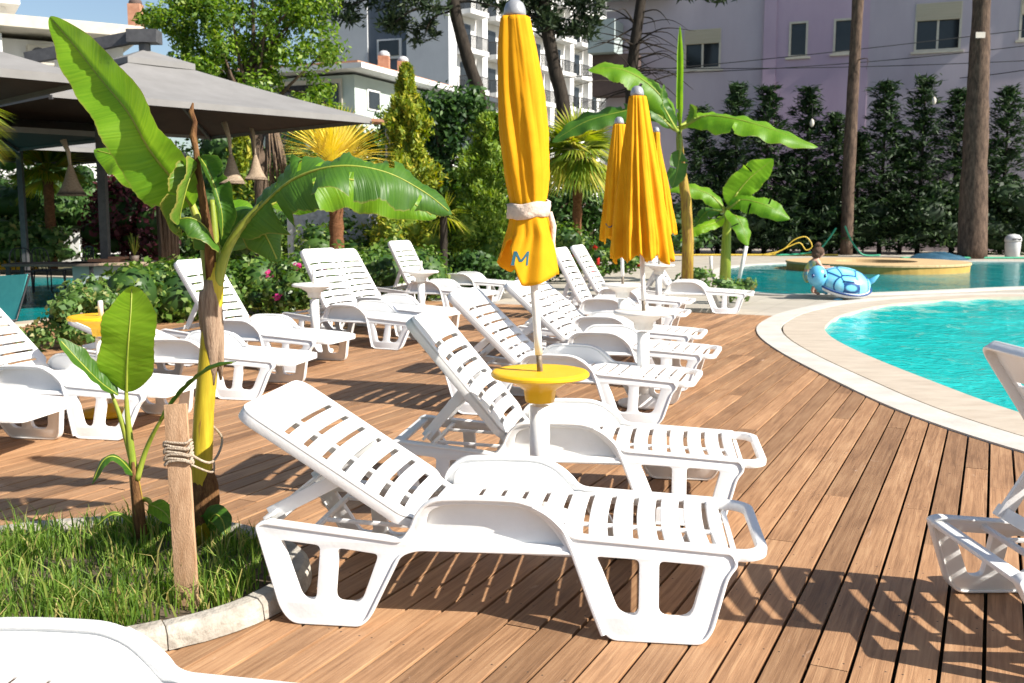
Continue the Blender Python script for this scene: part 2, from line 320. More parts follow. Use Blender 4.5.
def shell_mat():
    m, nt, N, L, P = new_mat('turtle_shell_vinyl')
    tc = N.new('ShaderNodeTexCoord')
    mp = N.new('ShaderNodeMapping'); mp.inputs['Scale'].default_value = (1, 1, 0.45); L.new(tc.outputs['Object'], mp.inputs['Vector'])
    vo = N.new('ShaderNodeTexVoronoi'); vo.feature = 'DISTANCE_TO_EDGE'; vo.inputs['Scale'].default_value = 3.6; vo.inputs['Randomness'].default_value = 0.55
    L.new(mp.outputs[0], vo.inputs['Vector'])
    rp = N.new('ShaderNodeValToRGB'); e = rp.color_ramp.elements
    e[0].position = 0.028; e[0].color = (0.012, 0.07, 0.22, 1); e[1].position = 0.05; e[1].color = (0.17, 0.56, 0.76, 1)
    k = e.new(0.4); k.color = (0.42, 0.76, 0.86, 1)
    L.new(vo.outputs['Distance'], rp.inputs['Fac']); L.new(rp.outputs['Color'], P.inputs['Base Color'])
    P.inputs['Roughness'].default_value = 0.25
    return m
M['shell'] = shell_mat()

# ------------------------------------------------------------------ object helpers
def link(o, parent=None):
    COL.objects.link(o)
    if parent is not None: o.parent = parent
    return o

def tag(o, label=None, cat=None, group=None, kind=None):
    if label: o['label'] = label
    if cat: o['category'] = cat
    if group: o['group'] = group
    if kind: o['kind'] = kind
    return o

def thing(name, label, cat, loc=(0, 0, 0), rz=0.0, group=None):
    o = bpy.data.objects.new(name, None); o.empty_display_size = 0.1
    link(o); o.location = loc; o.rotation_euler = (0, 0, rz)
    return tag(o, label, cat, group)

class MB:
    """collects geometry (verts, faces, uvs) for ONE mesh"""
    def __init__(s): s.v = []; s.f = []; s.uv = None
    def add(s, v, f):
        o = len(s.v); s.v += [tuple(p) for p in v]; s.f += [tuple(i + o for i in q) for q in f]
    def box(s, c, size, rot=None):
        hx, hy, hz = size[0] / 2, size[1] / 2, size[2] / 2
        P = [Vector((x, y, z)) for x in (-hx, hx) for y in (-hy, hy) for z in (-hz, hz)]
        if rot is not None: P = [rot @ p for p in P]
        c = Vector(c)
        s.add([p + c for p in P], [(0, 1, 3, 2), (4, 6, 7, 5), (0, 4, 5, 1), (2, 3, 7, 6), (0, 2, 6, 4), (1, 5, 7, 3)])
    def bar(s, a, b, w, h, up=(0, 0, 1)):
        a, b = Vector(a), Vector(b); d = (b - a); l = d.length; d.normalize()
        u = Vector(up); sd = d.cross(u)
        if sd.length < 1e-4: sd = d.cross(Vector((1, 0, 0)))
        sd.normalize(); u2 = sd.cross(d)
        rot = Matrix((d, sd, u2)).transposed()
        s.box((a + b) / 2, (l, w, h), rot)
    def tube(s, pts, rad, n=8, caps=True):
        pts = [Vector(p) for p in pts]
        if not hasattr(rad, '__len__'): rad = [rad] * len(pts)
        V = []; prev = None
        for i, p in enumerate(pts):
            t = (pts[min(i + 1, len(pts) - 1)] - pts[max(i - 1, 0)]).normalized()
            if prev is None:
                a = t.cross(Vector((0, 1, 0.13)))
                if a.length < 0.1: a = t.cross(Vector((1, 0, 0)))
            else: a = prev - t * prev.dot(t)
            a.normalize(); prev = a; b = t.cross(a)
            for k in range(n):
                th = 2 * math.pi * k / n
                V.append(p + (a * math.cos(th) + b * math.sin(th)) * rad[i])
        Fc = [(i * n + k, i * n + (k + 1) % n, (i + 1) * n + (k + 1) % n, (i + 1) * n + k) for i in range(len(pts) - 1) for k in range(n)]
        if caps: Fc += [tuple(reversed(range(n))), tuple(range((len(pts) - 1) * n, len(pts) * n))]
        s.add(V, Fc)
    def lathe(s, prof, n=32, c=(0, 0, 0), caps=True):
        V = []; c = Vector(c)
        for r, z in prof:
            for k in range(n):
                th = 2 * math.pi * k / n
                V.append(c + Vector((r * math.cos(th), r * math.sin(th), z)))
        m = len(prof)
        Fc = [(i * n + k, i * n + (k + 1) % n, (i + 1) * n + (k + 1) % n, (i + 1) * n + k) for i in range(m - 1) for k in range(n)]
        if caps: Fc += [tuple(reversed(range(n))), tuple(range((m - 1) * n, m * n))]
        s.add(V, Fc)
    def ellipsoid(s, c, r, n=16, m=10, rot=None):
        V = []; c = Vector(c)
        for i in range(m + 1):
            ph = math.pi * i / m
            for k in range(n):
                th = 2 * math.pi * k / n
                p = Vector((r[0] * math.sin(ph) * math.cos(th), r[1] * math.sin(ph) * math.sin(th), -r[2] * math.cos(ph)))
                if rot is not None: p = rot @ p
                V.append(c + p)
        s.add(V, [(i * n + k, i * n + (k + 1) % n, (i + 1) * n + (k + 1) % n, (i + 1) * n + k) for i in range(m) for k in range(n)])
    def mesh(s, name, smooth=False):
        me = bpy.data.meshes.new(name); me.from_pydata(s.v, [], s.f); me.validate()
        if smooth: me.polygons.foreach_set('use_smooth', [True] * len(me.polygons))
        me.update(); return me
    def build(s, name, mat, parent=None, smooth=False, bevel=0.0):
        me = s.mesh(name, smooth)
        if bevel: bevel_mesh(me, bevel)
        return mobj(name, me, mat, parent)

def bevel_mesh(me, w, seg=2, ang=35):
    bm = bmesh.new(); bm.from_mesh(me)
    bmesh.ops.remove_doubles(bm, verts=bm.verts, dist=1e-5)
    bmesh.ops.recalc_face_normals(bm, faces=bm.faces)
    ed = [e for e in bm.edges if len(e.link_faces) == 2 and e.calc_face_angle() > R(ang)]
    bmesh.ops.bevel(bm, geom=ed, offset=w, segments=seg, profile=0.6, affect='EDGES', clamp_overlap=True)
    for f in bm.faces: f.smooth = True
    bm.to_mesh(me); bm.free()
    smooth_by_angle(me)

def smooth_by_angle(me, ang=40):
    bm = bmesh.new(); bm.from_mesh(me)
    for f in bm.faces: f.smooth = True
    for e in bm.edges:
        if len(e.link_faces) == 2 and e.calc_face_angle(0) > R(ang): e.smooth = False
    bm.to_mesh(me); bm.free()

def mobj(name, me, mat, parent=None):
    me.materials.clear()
    me.materials.append(M[mat] if isinstance(mat, str) else mat)
    return link(bpy.data.objects.new(name, me), parent)

def copy_tree(o, parent=None):
    c = o.copy(); link(c)
    c.parent = parent
    for ch in [x for x in COL.objects if x.parent is o]: copy_tree(ch, c)
    return c

def catmull(pts, per=8, closed=False):
    P = [Vector(p) for p in pts]; n = len(P); out = []
    rngi = range(n) if closed else range(n - 1)
    for i in rngi:
        if closed: a, b, c, d = P[(i - 1) % n], P[i], P[(i + 1) % n], P[(i + 2) % n]
        else: a, b, c, d = P[max(i - 1, 0)], P[i], P[i + 1], P[min(i + 2, n - 1)]
        for k in range(per):
            t = k / per
            out.append(0.5 * ((2 * b) + (c - a) * t + (2 * a - 5 * b + 4 * c - d) * t * t + (3 * b - a - 3 * c + d) * t ** 3))
    if not closed: out.append(P[-1].copy())
    return out

# flat shapes with holes
def round_poly(pts, r, seg=4):
    out = []; n = len(pts)
    rr = r if hasattr(r, '__len__') else [r] * n
    for i in range(n):
        p = Vector(pts[i]).to_2d(); a = Vector(pts[i - 1]).to_2d(); b = Vector(pts[(i + 1) % n]).to_2d()
        la, lb = (a - p).length, (b - p).length
        d = min(rr[i], la * 0.48, lb * 0.48)
        if d < 1e-4: out.append(p); continue
        A = p + (a - p).normalized() * d; B = p + (b - p).normalized() * d
        for k in range(seg + 1):
            t = k / seg
            out.append(A * (1 - t) ** 2 + p * 2 * t * (1 - t) + B * t * t)
    return out

def inset_poly(pts, d):
    n = len(pts); out = []
    area = sum(pts[i - 1].x * pts[i].y - pts[i].x * pts[i - 1].y for i in range(n))
    sg = 1 if area > 0 else -1
    for i in range(n):
        a, p, b = pts[i - 1], pts[i], pts[(i + 1) % n]
        e1 = (p - a).normalized(); e2 = (b - p).normalized()
        n1 = Vector((-e1.y, e1.x)) * sg; n2 = Vector((-e2.y, e2.x)) * sg
        m = n1 + n2
        if m.length < 1e-4: m = n1
        m.normalize(); c = max(m.dot(n1), 0.45)
        out.append(p + m * (d / c))
    return out

def plate_mesh(loops, depth, bevel=0.004):
    cu = bpy.data.curves.new('profile', 'CURVE'); cu.dimensions = '2D'; cu.fill_mode = 'BOTH'
    cu.extrude = depth / 2 - bevel; cu.bevel_depth = bevel; cu.bevel_resolution = 1; cu.offset = -bevel
    for lp in loops:
        sp = cu.splines.new('POLY'); sp.points.add(len(lp) - 1); sp.use_cyclic_u = True
        for q, p in zip(sp.points, lp): q.co = (p[0], p[1], 0, 1)
    o = bpy.data.objects.new('profile', cu); COL.objects.link(o)
    dg = bpy.context.evaluated_depsgraph_get()
    me = bpy.data.meshes.new_from_object(o.evaluated_get(dg))
    COL.objects.unlink(o); bpy.data.objects.remove(o); bpy.data.curves.remove(cu)
    return me

def join_meshes(parts, name):
    """parts: list of (mesh, matrix or function)"""
    bm = bmesh.new()
    for me, fn in parts:
        k = len(bm.verts); bm.from_mesh(me); bm.verts.ensure_lookup_table()
        for v in bm.verts[k:]: v.co = fn(v.co)
    bmesh.ops.remove_doubles(bm, verts=bm.verts, dist=1e-5)
    bmesh.ops.recalc_face_normals(bm, faces=bm.faces)
    me = bpy.data.meshes.new(name); bm.to_mesh(me); bm.free()
    smooth_by_angle(me, 38)
    return me

# ------------------------------------------------------------------ sun, sky, camera
SUN_AZ, SUN_EL = R(24), R(37)          # azimuth measured from +X towards -Y
sun_dir = Vector((math.cos(SUN_AZ) * math.cos(SUN_EL), -math.sin(SUN_AZ) * math.cos(SUN_EL), math.sin(SUN_EL)))
w = bpy.data.worlds.new('World'); scene.world = w; w.use_nodes = True
sk = w.node_tree.nodes.new('ShaderNodeTexSky'); sk.sky_type = 'NISHITA'; sk.sun_disc = False
sk.sun_elevation = SUN_EL; sk.sun_rotation = math.atan2(sun_dir.x, sun_dir.y)
sk.air_density = 1.0; sk.dust_density = 1.2; sk.ozone_density = 1.2
w.node_tree.links.new(sk.outputs['Color'], w.node_tree.nodes['Background'].inputs['Color'])
w.node_tree.nodes['Background'].inputs['Strength'].default_value = 0.075
sl = bpy.data.lights.new('sun', 'SUN'); sl.energy = 4.8; sl.angle = R(0.55); sl.color = (1.0, 0.94, 0.85)
so = bpy.data.objects.new('sun', sl); link(so); so.rotation_euler = (-sun_dir).to_track_quat('-Z', 'Y').to_euler()
so.location = (20, -8, 20)

cd = bpy.data.cameras.new('camera'); cam = bpy.data.objects.new('camera', cd); link(cam)
cam.location = (0, 0, HC); cam.rotation_euler = (math.pi / 2 - PITCH, 0, 0)
cd.sensor_width = 36.0; cd.lens = F / 1024 * 36; cd.clip_end = 2000; cd.clip_start = 0.05
cd.dof.use_dof = True; cd.dof.focus_distance = 4.6; cd.dof.aperture_fstop = 5.6
scene.camera = cam
scene.view_settings.view_transform = 'Standard'; scene.view_settings.look = 'None'
scene.view_settings.exposure = 0.95; scene.view_settings.gamma = 1.0
scene.render.resolution_x = 1024; scene.render.resolution_y = 683
scene.cycles.max_bounces = 8; scene.cycles.transparent_max_bounces = 8
scene.cycles.use_denoising = True

# ------------------------------------------------------------------ ground, deck, pools
def sheet(name, pts, z, mat, kind='structure'):
    me = bpy.data.meshes.new(name)
    me.from_pydata([(p[0], p[1], z) for p in pts], [], [tuple(range(len(pts)))]); me.update()
    o = mobj(name, me, mat); return tag(o, kind=kind)

sheet('ground', [(-600, -200), (600, -200), (600, 900), (-600, 900)], -0.14, 'ground')
BD = Vector((0.434, 0.901)); BD.normalize(); BN = Vector((BD.y, -BD.x))       # board direction and its normal (towards the right)

WATER = [(4.11, 7.85), (4.03, 9.6), (4.05, 11.6), (4.22, 13.2), (4.62, 14.5), (5.5, 16.15), (7.1, 17.95), (10.1, 19.3), (14.5, 18.6), (18, 14), (17.5, 8), (14, 4.6), (10, 3.4), (7, 3.9), (5.3, 5.2), (4.5, 6.4)]
pool_curve = catmull([(x, y, 0) for x, y in WATER], 10, True)
def offset_loop(C, d):
    n = len(C); out = []
    area = sum(C[i - 1].x * C[i].y - C[i].x * C[i - 1].y for i in range(n))
    sg = 1 if area > 0 else -1
    for i in range(n):
        t = (C[(i + 1) % n] - C[i - 1]).normalized()
        out.append(C[i] + Vector((t.y, -t.x, 0)) * d * sg)
    return out
beige_out = offset_loop(pool_curve, 0.56); gap_out = offset_loop(pool_curve, 0.585); white_out = offset_loop(pool_curve, 0.92)

def ring(name, inner, outer, z0, z1, mat):
    mb = MB(); n = len(inner)
    V = [Vector((p.x, p.y, z)) for z in (z0, z1) for L_ in (inner, outer) for p in L_]
    Fc = []
    for i in range(n):
        j = (i + 1) % n
        Fc += [(2 * n + i, 3 * n + i, 3 * n + j, 2 * n + j), (n + i, n + j, 3 * n + j, 3 * n + i), (i, 2 * n + i, 2 * n + j, j)]
    mb.add(V, Fc)
    o = mb.build(name, mat, None); 
    bm = bmesh.new(); bm.from_mesh(o.data); bmesh.ops.recalc_face_normals(bm, faces=bm.faces); bm.to_mesh(o.data); bm.free()
    return tag(o, kind='structure')
ring('pool_inner_coping', pool_curve, beige_out, -0.12, 0.011, 'coping_beige')
ring('pool_outer_coping', gap_out, white_out, -0.12, 0.013, 'coping_white')

def ripple_sheet(name, loop, z, mat, amp, cell, xr=None):
    """water surface: a fine grid cut to the loop, with real ripples"""
    xs = [p.x for p in loop]; ys = [p.y for p in loop]
    bm = bmesh.new()
    vs = [bm.verts.new((p.x, p.y, 0)) for p in loop]; bm.faces.new(vs)
    x0, x1, y0, y1 = min(xs), (xr or max(xs)), min(ys), max(ys)
    for ax, lo, hi in ((0, x0, x1), (1, y0, y1)):
        k = lo + cell
        while k < hi:
            co = [0, 0, 0]; co[ax] = k; no = [0, 0, 0]; no[ax] = 1
            bmesh.ops.bisect_plane(bm, geom=bm.verts[:] + bm.edges[:] + bm.faces[:], plane_co=co, plane_no=no); k += cell
    rnd = random.Random(3); waves = []
    for i in range(26):
        a = rnd.uniform(0, 2 * math.pi); lam = rnd.uniform(0.22, 1.1)
        waves.append((math.cos(a) * 2 * math.pi / lam, math.sin(a) * 2 * math.pi / lam, rnd.uniform(0, 6.28), lam))
    for v in bm.verts:
        h = sum(l * math.sin(kx * v.co.x + ky * v.co.y + p + 0.8 * math.sin(0.9 * v.co.x + p)) for kx, ky, p, l in waves)
        v.co.z = z + amp * h
    for f in bm.faces: f.smooth = True
    me = bpy.data.meshes.new(name); bm.to_mesh(me); bm.free()
    o = mobj(name, me, mat); return tag(o, kind='structure')
ripple_sheet('pool_water', pool_curve, -0.035, 'water', 0.0026, 0.11, 11.0)

# second pool behind
POOL2 = [(4.95, 21.2), (5.05, 20.1), (5.7, 19.75), (7.0, 20.0), (9.2, 20.9), (11.2, 21.8), (16, 23), (21, 25), (23, 29), (20, 32.5), (14, 33.5), (9, 32.3), (6.6, 29.8), (5.5, 25.6)]
p2 = catmull([(x, y, 0) for x, y in POOL2], 6, True)
ring('far_pool_coping', p2, offset_loop(p2, 0.32), -0.1, 0.03, 'coping_white')
ripple_sheet('far_pool_water', p2, 0.006, 'water_far', 0.0012, 0.5)
sheet('patio', [(-6.5, 20.9), (3.25, 16.05), (4.3, 15.6), (5.2, 16.7), (6.7, 18.3), (10.2, 19.9), (20, 19.4), (60, 22), (60, 47), (-6.5, 47)], -0.006, 'patio')

# left garden pool
p3 = catmull([(-7.4, 15.2, 0), (-7.6, 19, 0), (-9, 24, 0), (-14, 26.5, 0), (-22, 26, 0), (-24, 18, 0), (-18, 13.2, 0), (-11, 12.8, 0)], 6, True)
ring('garden_pool_coping', p3, offset_loop(p3, 0.35), -0.13, -0.02, 'coping_beige')
ripple_sheet('garden_pool_water', p3, -0.06, 'water_far', 0.0012, 0.6)

# deck boards: one sheet of planks laid side by side, cut where the pool coping begins
def in_poly(x, y, P):
    c = False; n = len(P)
    for i in range(n):
        a, b = P[i - 1], P[i]
        if (a.y > y) != (b.y > y) and x < (b.x - a.x) * (y - a.y) / (b.y - a.y) + a.x: c = not c
    return c
cut = offset_loop(pool_curve, 0.82)
bm = bmesh.new(); uvl = bm.loops.layers.uv.new('UVMap')
BW, GAP = 0.142, 0.0140
rb = random.Random(7)
def board(s0, s1, n0):
    h0, h1 = n0 + GAP / 2, n0 + BW - GAP / 2
    zt = rb.uniform(-0.002, 0.001); e = 0.0012
    prof = [(h0, -0.026), (h0, zt - e), (h0 + e, zt), (h1 - e, zt), (h1, zt - e), (h1, -0.026)]
    A = []; B = []
    for h, z in prof:
        p = BD * s0 + BN * h; A.append((bm.verts.new((p.x, p.y, z)), h, s0))
        p = BD * s1 + BN * h; B.append((bm.verts.new((p.x, p.y, z)), h, s1))
    for i in range(len(prof) - 1):
        f = bm.faces.new((A[i][0], A[i + 1][0], B[i + 1][0], B[i][0]))
        for l, q in zip(f.loops, (A[i], A[i + 1], B[i + 1], B[i])): l[uvl].uv = (q[2], q[1] - n0)
    for E_ in (A, B):
        f = bm.faces.new([q[0] for q in E_])
        for l, q in zip(f.loops, E_): l[uvl].uv = (q[2], q[1] - n0)
n0 = -15.0
while n0 < 8.2:
    nc = n0 + BW / 2
    # limits along the board
    p0 = Vector((-7.2, 0)); s_start = -1.5 if nc > -8.2 else None
    s = -6.0; inside = False; s_lo = None; s_hi = None
    while s < 26:
        p = BD * s + BN * nc
        ok = p.x > -7.0 and p.y > -1.0 and p.x < 12 and not in_poly(p.x, p.y, cut) and (p - Vector((3.45, 16.05))).dot(BD) < 0
        if ok and s_lo is None: s_lo = s
        if s_lo is not None and not ok: s_hi = s; break
        s += 0.02
    if s_lo is not None and s_hi is not None and s_hi - s_lo > 0.1:
        a = s_lo
        first = rb.uniform(0.8, 4.0)
        while a < s_hi - 0.02:
            b = min(a + first, s_hi)
            if s_hi - b < 0.5: b = s_hi
            board(a, b - 0.003, n0); a = b; first = 4.0
    n0 += BW
bmesh.ops.recalc_face_normals(bm, faces=bm.faces)
me = bpy.data.meshes.new('deck'); bm.to_mesh(me); bm.free()
tag(mobj('deck', me, 'deck'), kind='structure')

# ------------------------------------------------------------------ sun loungers
W_ = 0.73; CXL = 0.80
SPLAY, XS = 0.12, 1.02
HINGE = (0.53, 0.342); PL = 0.34; PIV = 0.42
def lounger_meshes(handle):
    out = {}
    o = [(-.172, .385), (-.135, .402), (.42, .348), (.452, .395), (.478, .470), (.545, .520), (.72, .529), (.88, .527), (.962, .498), (1.035, .437), (1.083, .392), (1.30, .380), (1.655, .358), (1.700, .354), (1.700, .298), (1.668, .255), (1.612, .050), (1.575, 0), (1.225, 0), (1.185, .075), (1.098, .318), (.485, .308), (.425, .285), (.318, .030), (.285, 0), (.012, 0), (-.04, .055)]
    r = [.02, .015, .02, .02, .05, .06, .1, .1, .06, .06, .03, .1, .03, .012, .012, .03, .04, .05, .05, .06, .03, .03, .03, .05, .04, .04, .05]
    outer = round_poly(o, r, 4)
    inner = inset_poly(outer, .013)
    wins = [([(-.075, .335), (.108, .318), (.108, .085), (.035, .085)], [.03, .03, .045, .05]),
            ([(.165, .312), (.345, .292), (.285, .080), (.165, .080)], [.03, .03, .05, .045]),
            ([(1.165, .322), (1.345, .316), (1.345, .085), (1.262, .085)], [.03, .03, .045, .06]),
            ([(1.405, .314), (1.592, .304), (1.535, .085), (1.405, .085)], [.03, .03, .055, .045])]
    loops = [inset_poly(round_poly(a, b, 5), .007) for a, b in wins]
    rim = plate_mesh([outer, inner], .058, .006)
    arm = round_poly([(.500, .345), (.525, .465), (.580, .492), (.72, .500), (.88, .498), (.945, .475), (1.005, .420), (1.060, .345)], [.02, .05, .06, .1, .1, .06, .06, .02], 4)
    panel = plate_mesh([inset_poly(arm, -.008)], .014, .003)
    lip = plate_mesh([round_poly([(.492, .306), (1.085, .306), (1.075, .342), (.497, .342)], .004)], .020, .003)
    ridge = MB(); ridge.tube(catmull([(.93, .502, 0), (.99, .468, 0), (1.045, .415, 0), (1.080, .350, 0), (1.112, .270, 0), (1.165, .13, 0), (1.210, .02, 0)], 5), .0115, 8)
    ridge = ridge.mesh('ridge')
    web = plate_mesh([inset_poly(outer, .006)] + loops + [arm], .040, .004)
    def fn(y): return lambda c: Vector((c.x - CXL, c.z + y - W_ / 2, c.y))
    out['near'] = join_meshes([(rim, fn(.029)), (web, fn(.030)), (panel, fn(.056)), (lip, fn(.030)), (ridge, fn(.006))], 'side_frame')
    def fn2(y): return lambda c: Vector((c.x - CXL, -(c.z + y - W_ / 2), c.y))
    out['far'] = join_meshes([(rim, fn2(.029)), (web, fn2(.030)), (panel, fn2(.056)), (lip, fn2(.030)), (ridge, fn2(.006))], 'side_frame')
    # seat slab with slots
    if handle:
        so_ = round_poly([(.50, .045), (1.668, .045), (1.668, W_ - .045), (.50, W_ - .045)], .02)
        xs = [.64 + .0965 * k for k in range(11)]; sw = .0110
    else:
        so_ = round_poly([(.50, .045), (1.70, .045), (1.825, .075), (1.825, W_ - .075), (1.70, W_ - .045), (.50, W_ - .045)], [.02, .05, .09, .09, .05, .02], 6)
        xs = [.62 + .098 * k for k in range(12)]; sw = .0055
    def slot(xc, y0, y1, hw, bow):
        pts = []; n = 7
        def bx(y): return xc + bow * (((y - W_ / 2) / (W_ / 2)) ** 2)
        for k in range(n): y = y0 + (y1 - y0) * k / (n - 1); pts.append(Vector((bx(y) + hw, y)))
        for k in range(n - 1, -1, -1): y = y0 + (y1 - y0) * k / (n - 1); pts.append(Vector((bx(y) - hw, y)))
        return pts
    slots = []
    for x in xs:
        slots += [slot(x, .072, .235, sw, .016), slot(x, .262, W_ - .072, sw, .016)]
    slab = plate_mesh([so_] + slots, .016, .004)
    def fs(c):
        dip = .010 * (1 - ((c.y - W_ / 2) / (W_ / 2)) ** 2)
        return Vector((c.x - CXL, c.y - W_ / 2, .390 - (c.x - .5) * .030 - dip + c.z))
    skirt = plate_mesh([so_, inset_poly(so_, .014)], .042, .004)
    out['seat'] = join_meshes([(slab, fs), (skirt, lambda c: fs(c) - Vector((0, 0, .022)))], 'seat')
    if handle:
        a = round_poly([(1.62, .006), (1.762, .006), (1.822, .075), (1.822, W_ - .075), (1.762, W_ - .006), (1.62, W_ - .006)], [.01, .05, .05, .05, .05, .01], 5)
        b = round_poly([(1.672, .050), (1.745, .050), (1.782, .098), (1.782, W_ - .098), (1.745, W_ - .050), (1.672, W_ - .050)], [.012, .04, .04, .04, .04, .012], 5)
        hb = plate_mesh([a, b], .046, .010)
        cross = MB(); cross.bar((1.70, .05, .30), (1.70, W_ - .05, .30), .02, .018)
        out['foot_bar'] = join_meshes([(hb, lambda c: Vector((c.x - CXL, c.y - W_ / 2, .331 + c.z))), (cross.mesh('x'), lambda c: Vector((c.x - CXL, c.y - W_ / 2, c.z)))], 'foot_bar')
    # backrest, own origin on the hinge, local x runs up the back towards the head (-x before tilting)
    BL = .915
    bo = round_poly([(.0, .066), (.095, .066), (.135, .014), (BL, .010), (BL, W_ - .010), (.135, W_ - .014), (.095, W_ - .066), (.0, W_ - .066)], [.02, .02, .03, .085, .085, .03, .02, .02], 6)
    bs = []
    for k in range(8):
        x = .075 + .092 * k
        bs += [slot(x, .062 if k > 1 else .11, .262, .0118, -.020), slot(x, .290, W_ - (.062 if k > 1 else .11), .0118, -.020)]
    bslab = plate_mesh([bo] + bs, .016, .004)
    bsk = plate_mesh([bo, inset_poly(bo, .016)], .050, .005)
    def fb(c):
        dip = .012 * (1 - ((c.y - W_ / 2) / (W_ / 2)) ** 2)
        return Vector((-c.x, c.y - W_ / 2, c.z - dip))
    ribs = MB()
    for y in (.30, ): ribs.bar((.03, y - .012, -.022), (BL - .03, y - .012, -.022), .012, .028)
    out['backrest'] = join_meshes([(bslab, fb), (bsk, lambda c: Vector((-c.x, c.y - W_ / 2, c.z - .021))), (ribs.mesh('r'), fb)], 'backrest')
    # prop: two flat bars joined by two cross rods, from its pivot (origin) down to the notched rail (+x direction)
    pr = MB()
    for y in (-W_ / 2 + .085, W_ / 2 - .085): pr.bar((-.01, y, 0), (PL, y, 0), .022, .056)
    pr.bar((PL - .02, -W_ / 2 + .02, 0), (PL - .02, W_ / 2 - .02, 0), .05, .014)
    pr.tube([(0, -W_ / 2 + .05, 0), (0, W_ / 2 - .05, 0)], .011, 8)
    me = pr.mesh('support_prop'); bevel_mesh(me, .004); out['support_prop'] = me
    c1 = MB(); c1.box((-.135 - CXL, 0, .372), (.060, W_ - .06, .020)); me = c1.mesh('head_rail'); bevel_mesh(me, .005); out['head_rail'] = me
    out['cross_bars'] = []
    for a_, b_, w2 in [((x - CXL, -W_ / 2 + .03, z), (x - CXL, W_ / 2 - .03, z), .022) for x, z in ((.46, .335), (.05, .352), (1.30, .345))] + [((.45 - CXL, y, .335), (.055 - CXL, y, .352), .018) for y in (-.16, .16)]:
        c2 = MB(); c2.bar(a_, b_, w2, w2); me = c2.mesh('cross_bar'); bevel_mesh(me, .004); out['cross_bars'].append(me)
    # legs splay outwards towards the feet
    for key in ('near', 'far', 'seat', 'foot_bar', 'head_rail', 'cross_bars'):
        for me in (out.get(key) if isinstance(out.get(key), list) else [out.get(key)]):
            if me is None: continue
            for v in me.vertices:
                z = v.co.z
                if key == 'near': v.co.y -= SPLAY * max(0, 1 - z / .40)
                if key == 'far': v.co.y += SPLAY * max(0, 1 - z / .40)
                v.co.z = z * .922 if z < .385 else z - .030
                v.co.x *= XS
            me.update()
    return out

def set_back(root, deg):
    a = R(deg)
    for ch in [x for x in COL.objects if x.parent is root]:
        nm = ch.name.split('.')[0]
        if nm == 'backrest':
            ch.location = ((HINGE[0] - CXL) * XS, 0, HINGE[1]); ch.rotation_euler = (0, a, 0)
        if nm == 'support_prop':
            q = Vector((HINGE[0] - PIV * math.cos(a) - .03 * math.sin(a) * 0, 0, HINGE[1] + PIV * math.sin(a)))
            q += Vector((math.sin(a), 0, math.cos(a))) * -.035 * Vector((1, 0, 1)).x
            dz = min(q.z - .378, PL * .97); dx = math.sqrt(PL * PL - dz * dz)
            ch.location = ((q.x - CXL) * XS, 0, q.z); ch.rotation_euler = (0, math.pi - math.atan2(-dz, dx) * -1 * -1, 0)
            d = Vector((-dx, 0, -dz)); ch.rotation_euler = d.to_track_quat('X', 'Z').to_euler()

def make_lounger(handle):
    mm = lounger_meshes(handle)
    root = thing('sun_lounger', 'x', 'sun lounger')
    def p(n, key): 
        o = mobj(n, mm[key], 'plastic', root); return o
    p('side_frame', 'near'); p('side_frame', 'far'); p('seat', 'seat'); p('backrest', 'backrest')
    if handle: p('foot_bar', 'foot_bar')
    p('support_prop', 'support_prop'); p('head_rail', 'head_rail')
    for me in mm['cross_bars']: mobj('cross_bar', me, 'plastic', root)
    return root

protoA = make_lounger(True); protoB = make_lounger(False)
used = set()
def lounger(kind, origin, deg, back, label, group, foot=False):
    proto = protoA if kind == 'A' else protoB
    o = proto if kind not in used else copy_tree(proto)
    used.add(kind)
    d = Vector((math.cos(R(deg)), math.sin(R(deg)), 0)); n = Vector((-d.y, d.x, 0))
    o.location = Vector((origin[0], origin[1], .002)) * (1 if foot else 1.02) + d * CXL * XS + n * (W_ / 2 + (SPLAY if foot else 0)); o.location.z = .002
    o.rotation_euler = (0, 0, R(deg)); o['label'] = label; o['group'] = group
    set_back(o, back)
    return o
GC = 'white sun loungers in the row beside the pool'; GL = 'white sun loungers in the row along the hedge'
LA = [((-0.880, 3.742), -7.3, 32.5, 'large white plastic sun lounger in front of the yellow topped table, whole frame in view'),
      ((-0.500, 5.2), -8.5, 50, 'white sun lounger just behind the yellow topped table, its tall backrest left of the pole'),
      ((-0.392, 7.833), -17, 43, 'white sun lounger third from the front of the pool row'),
      ((0.068, 9.303), -17, 41, 'white sun lounger crossed by the front parasol pole, foot bar right of the middle table'),
      ((0.208, 10.713), -17, 40, 'white sun lounger with backrest mostly behind the front parasol, behind the middle white table'),
      ((0.430, 12.95), -17, 62, 'steeply raised white sun lounger left of the wide parasol, seen edge on'),
      ((0.810, 14.75), -18, 59, 'white sun lounger with raised slatted back just left of the wide parasol hem'),
      ((2.050, 16.15), -15, 57, 'farthest white sun lounger of the pool row, its foot end by the far pool')]
for i, (o_, dg, bk, lb) in enumerate(LA): lounger('A', o_, dg, bk, lb, GC, i == 0)
lounger('A', (1.86, 3.20), 1.0, 56, 'shaded white sun lounger cut off by the right edge', GC)
lounger('A', (-2.04, 1.95), -7, 25, 'nearest white sun lounger, only its rounded arm at the bottom left corner', GC)
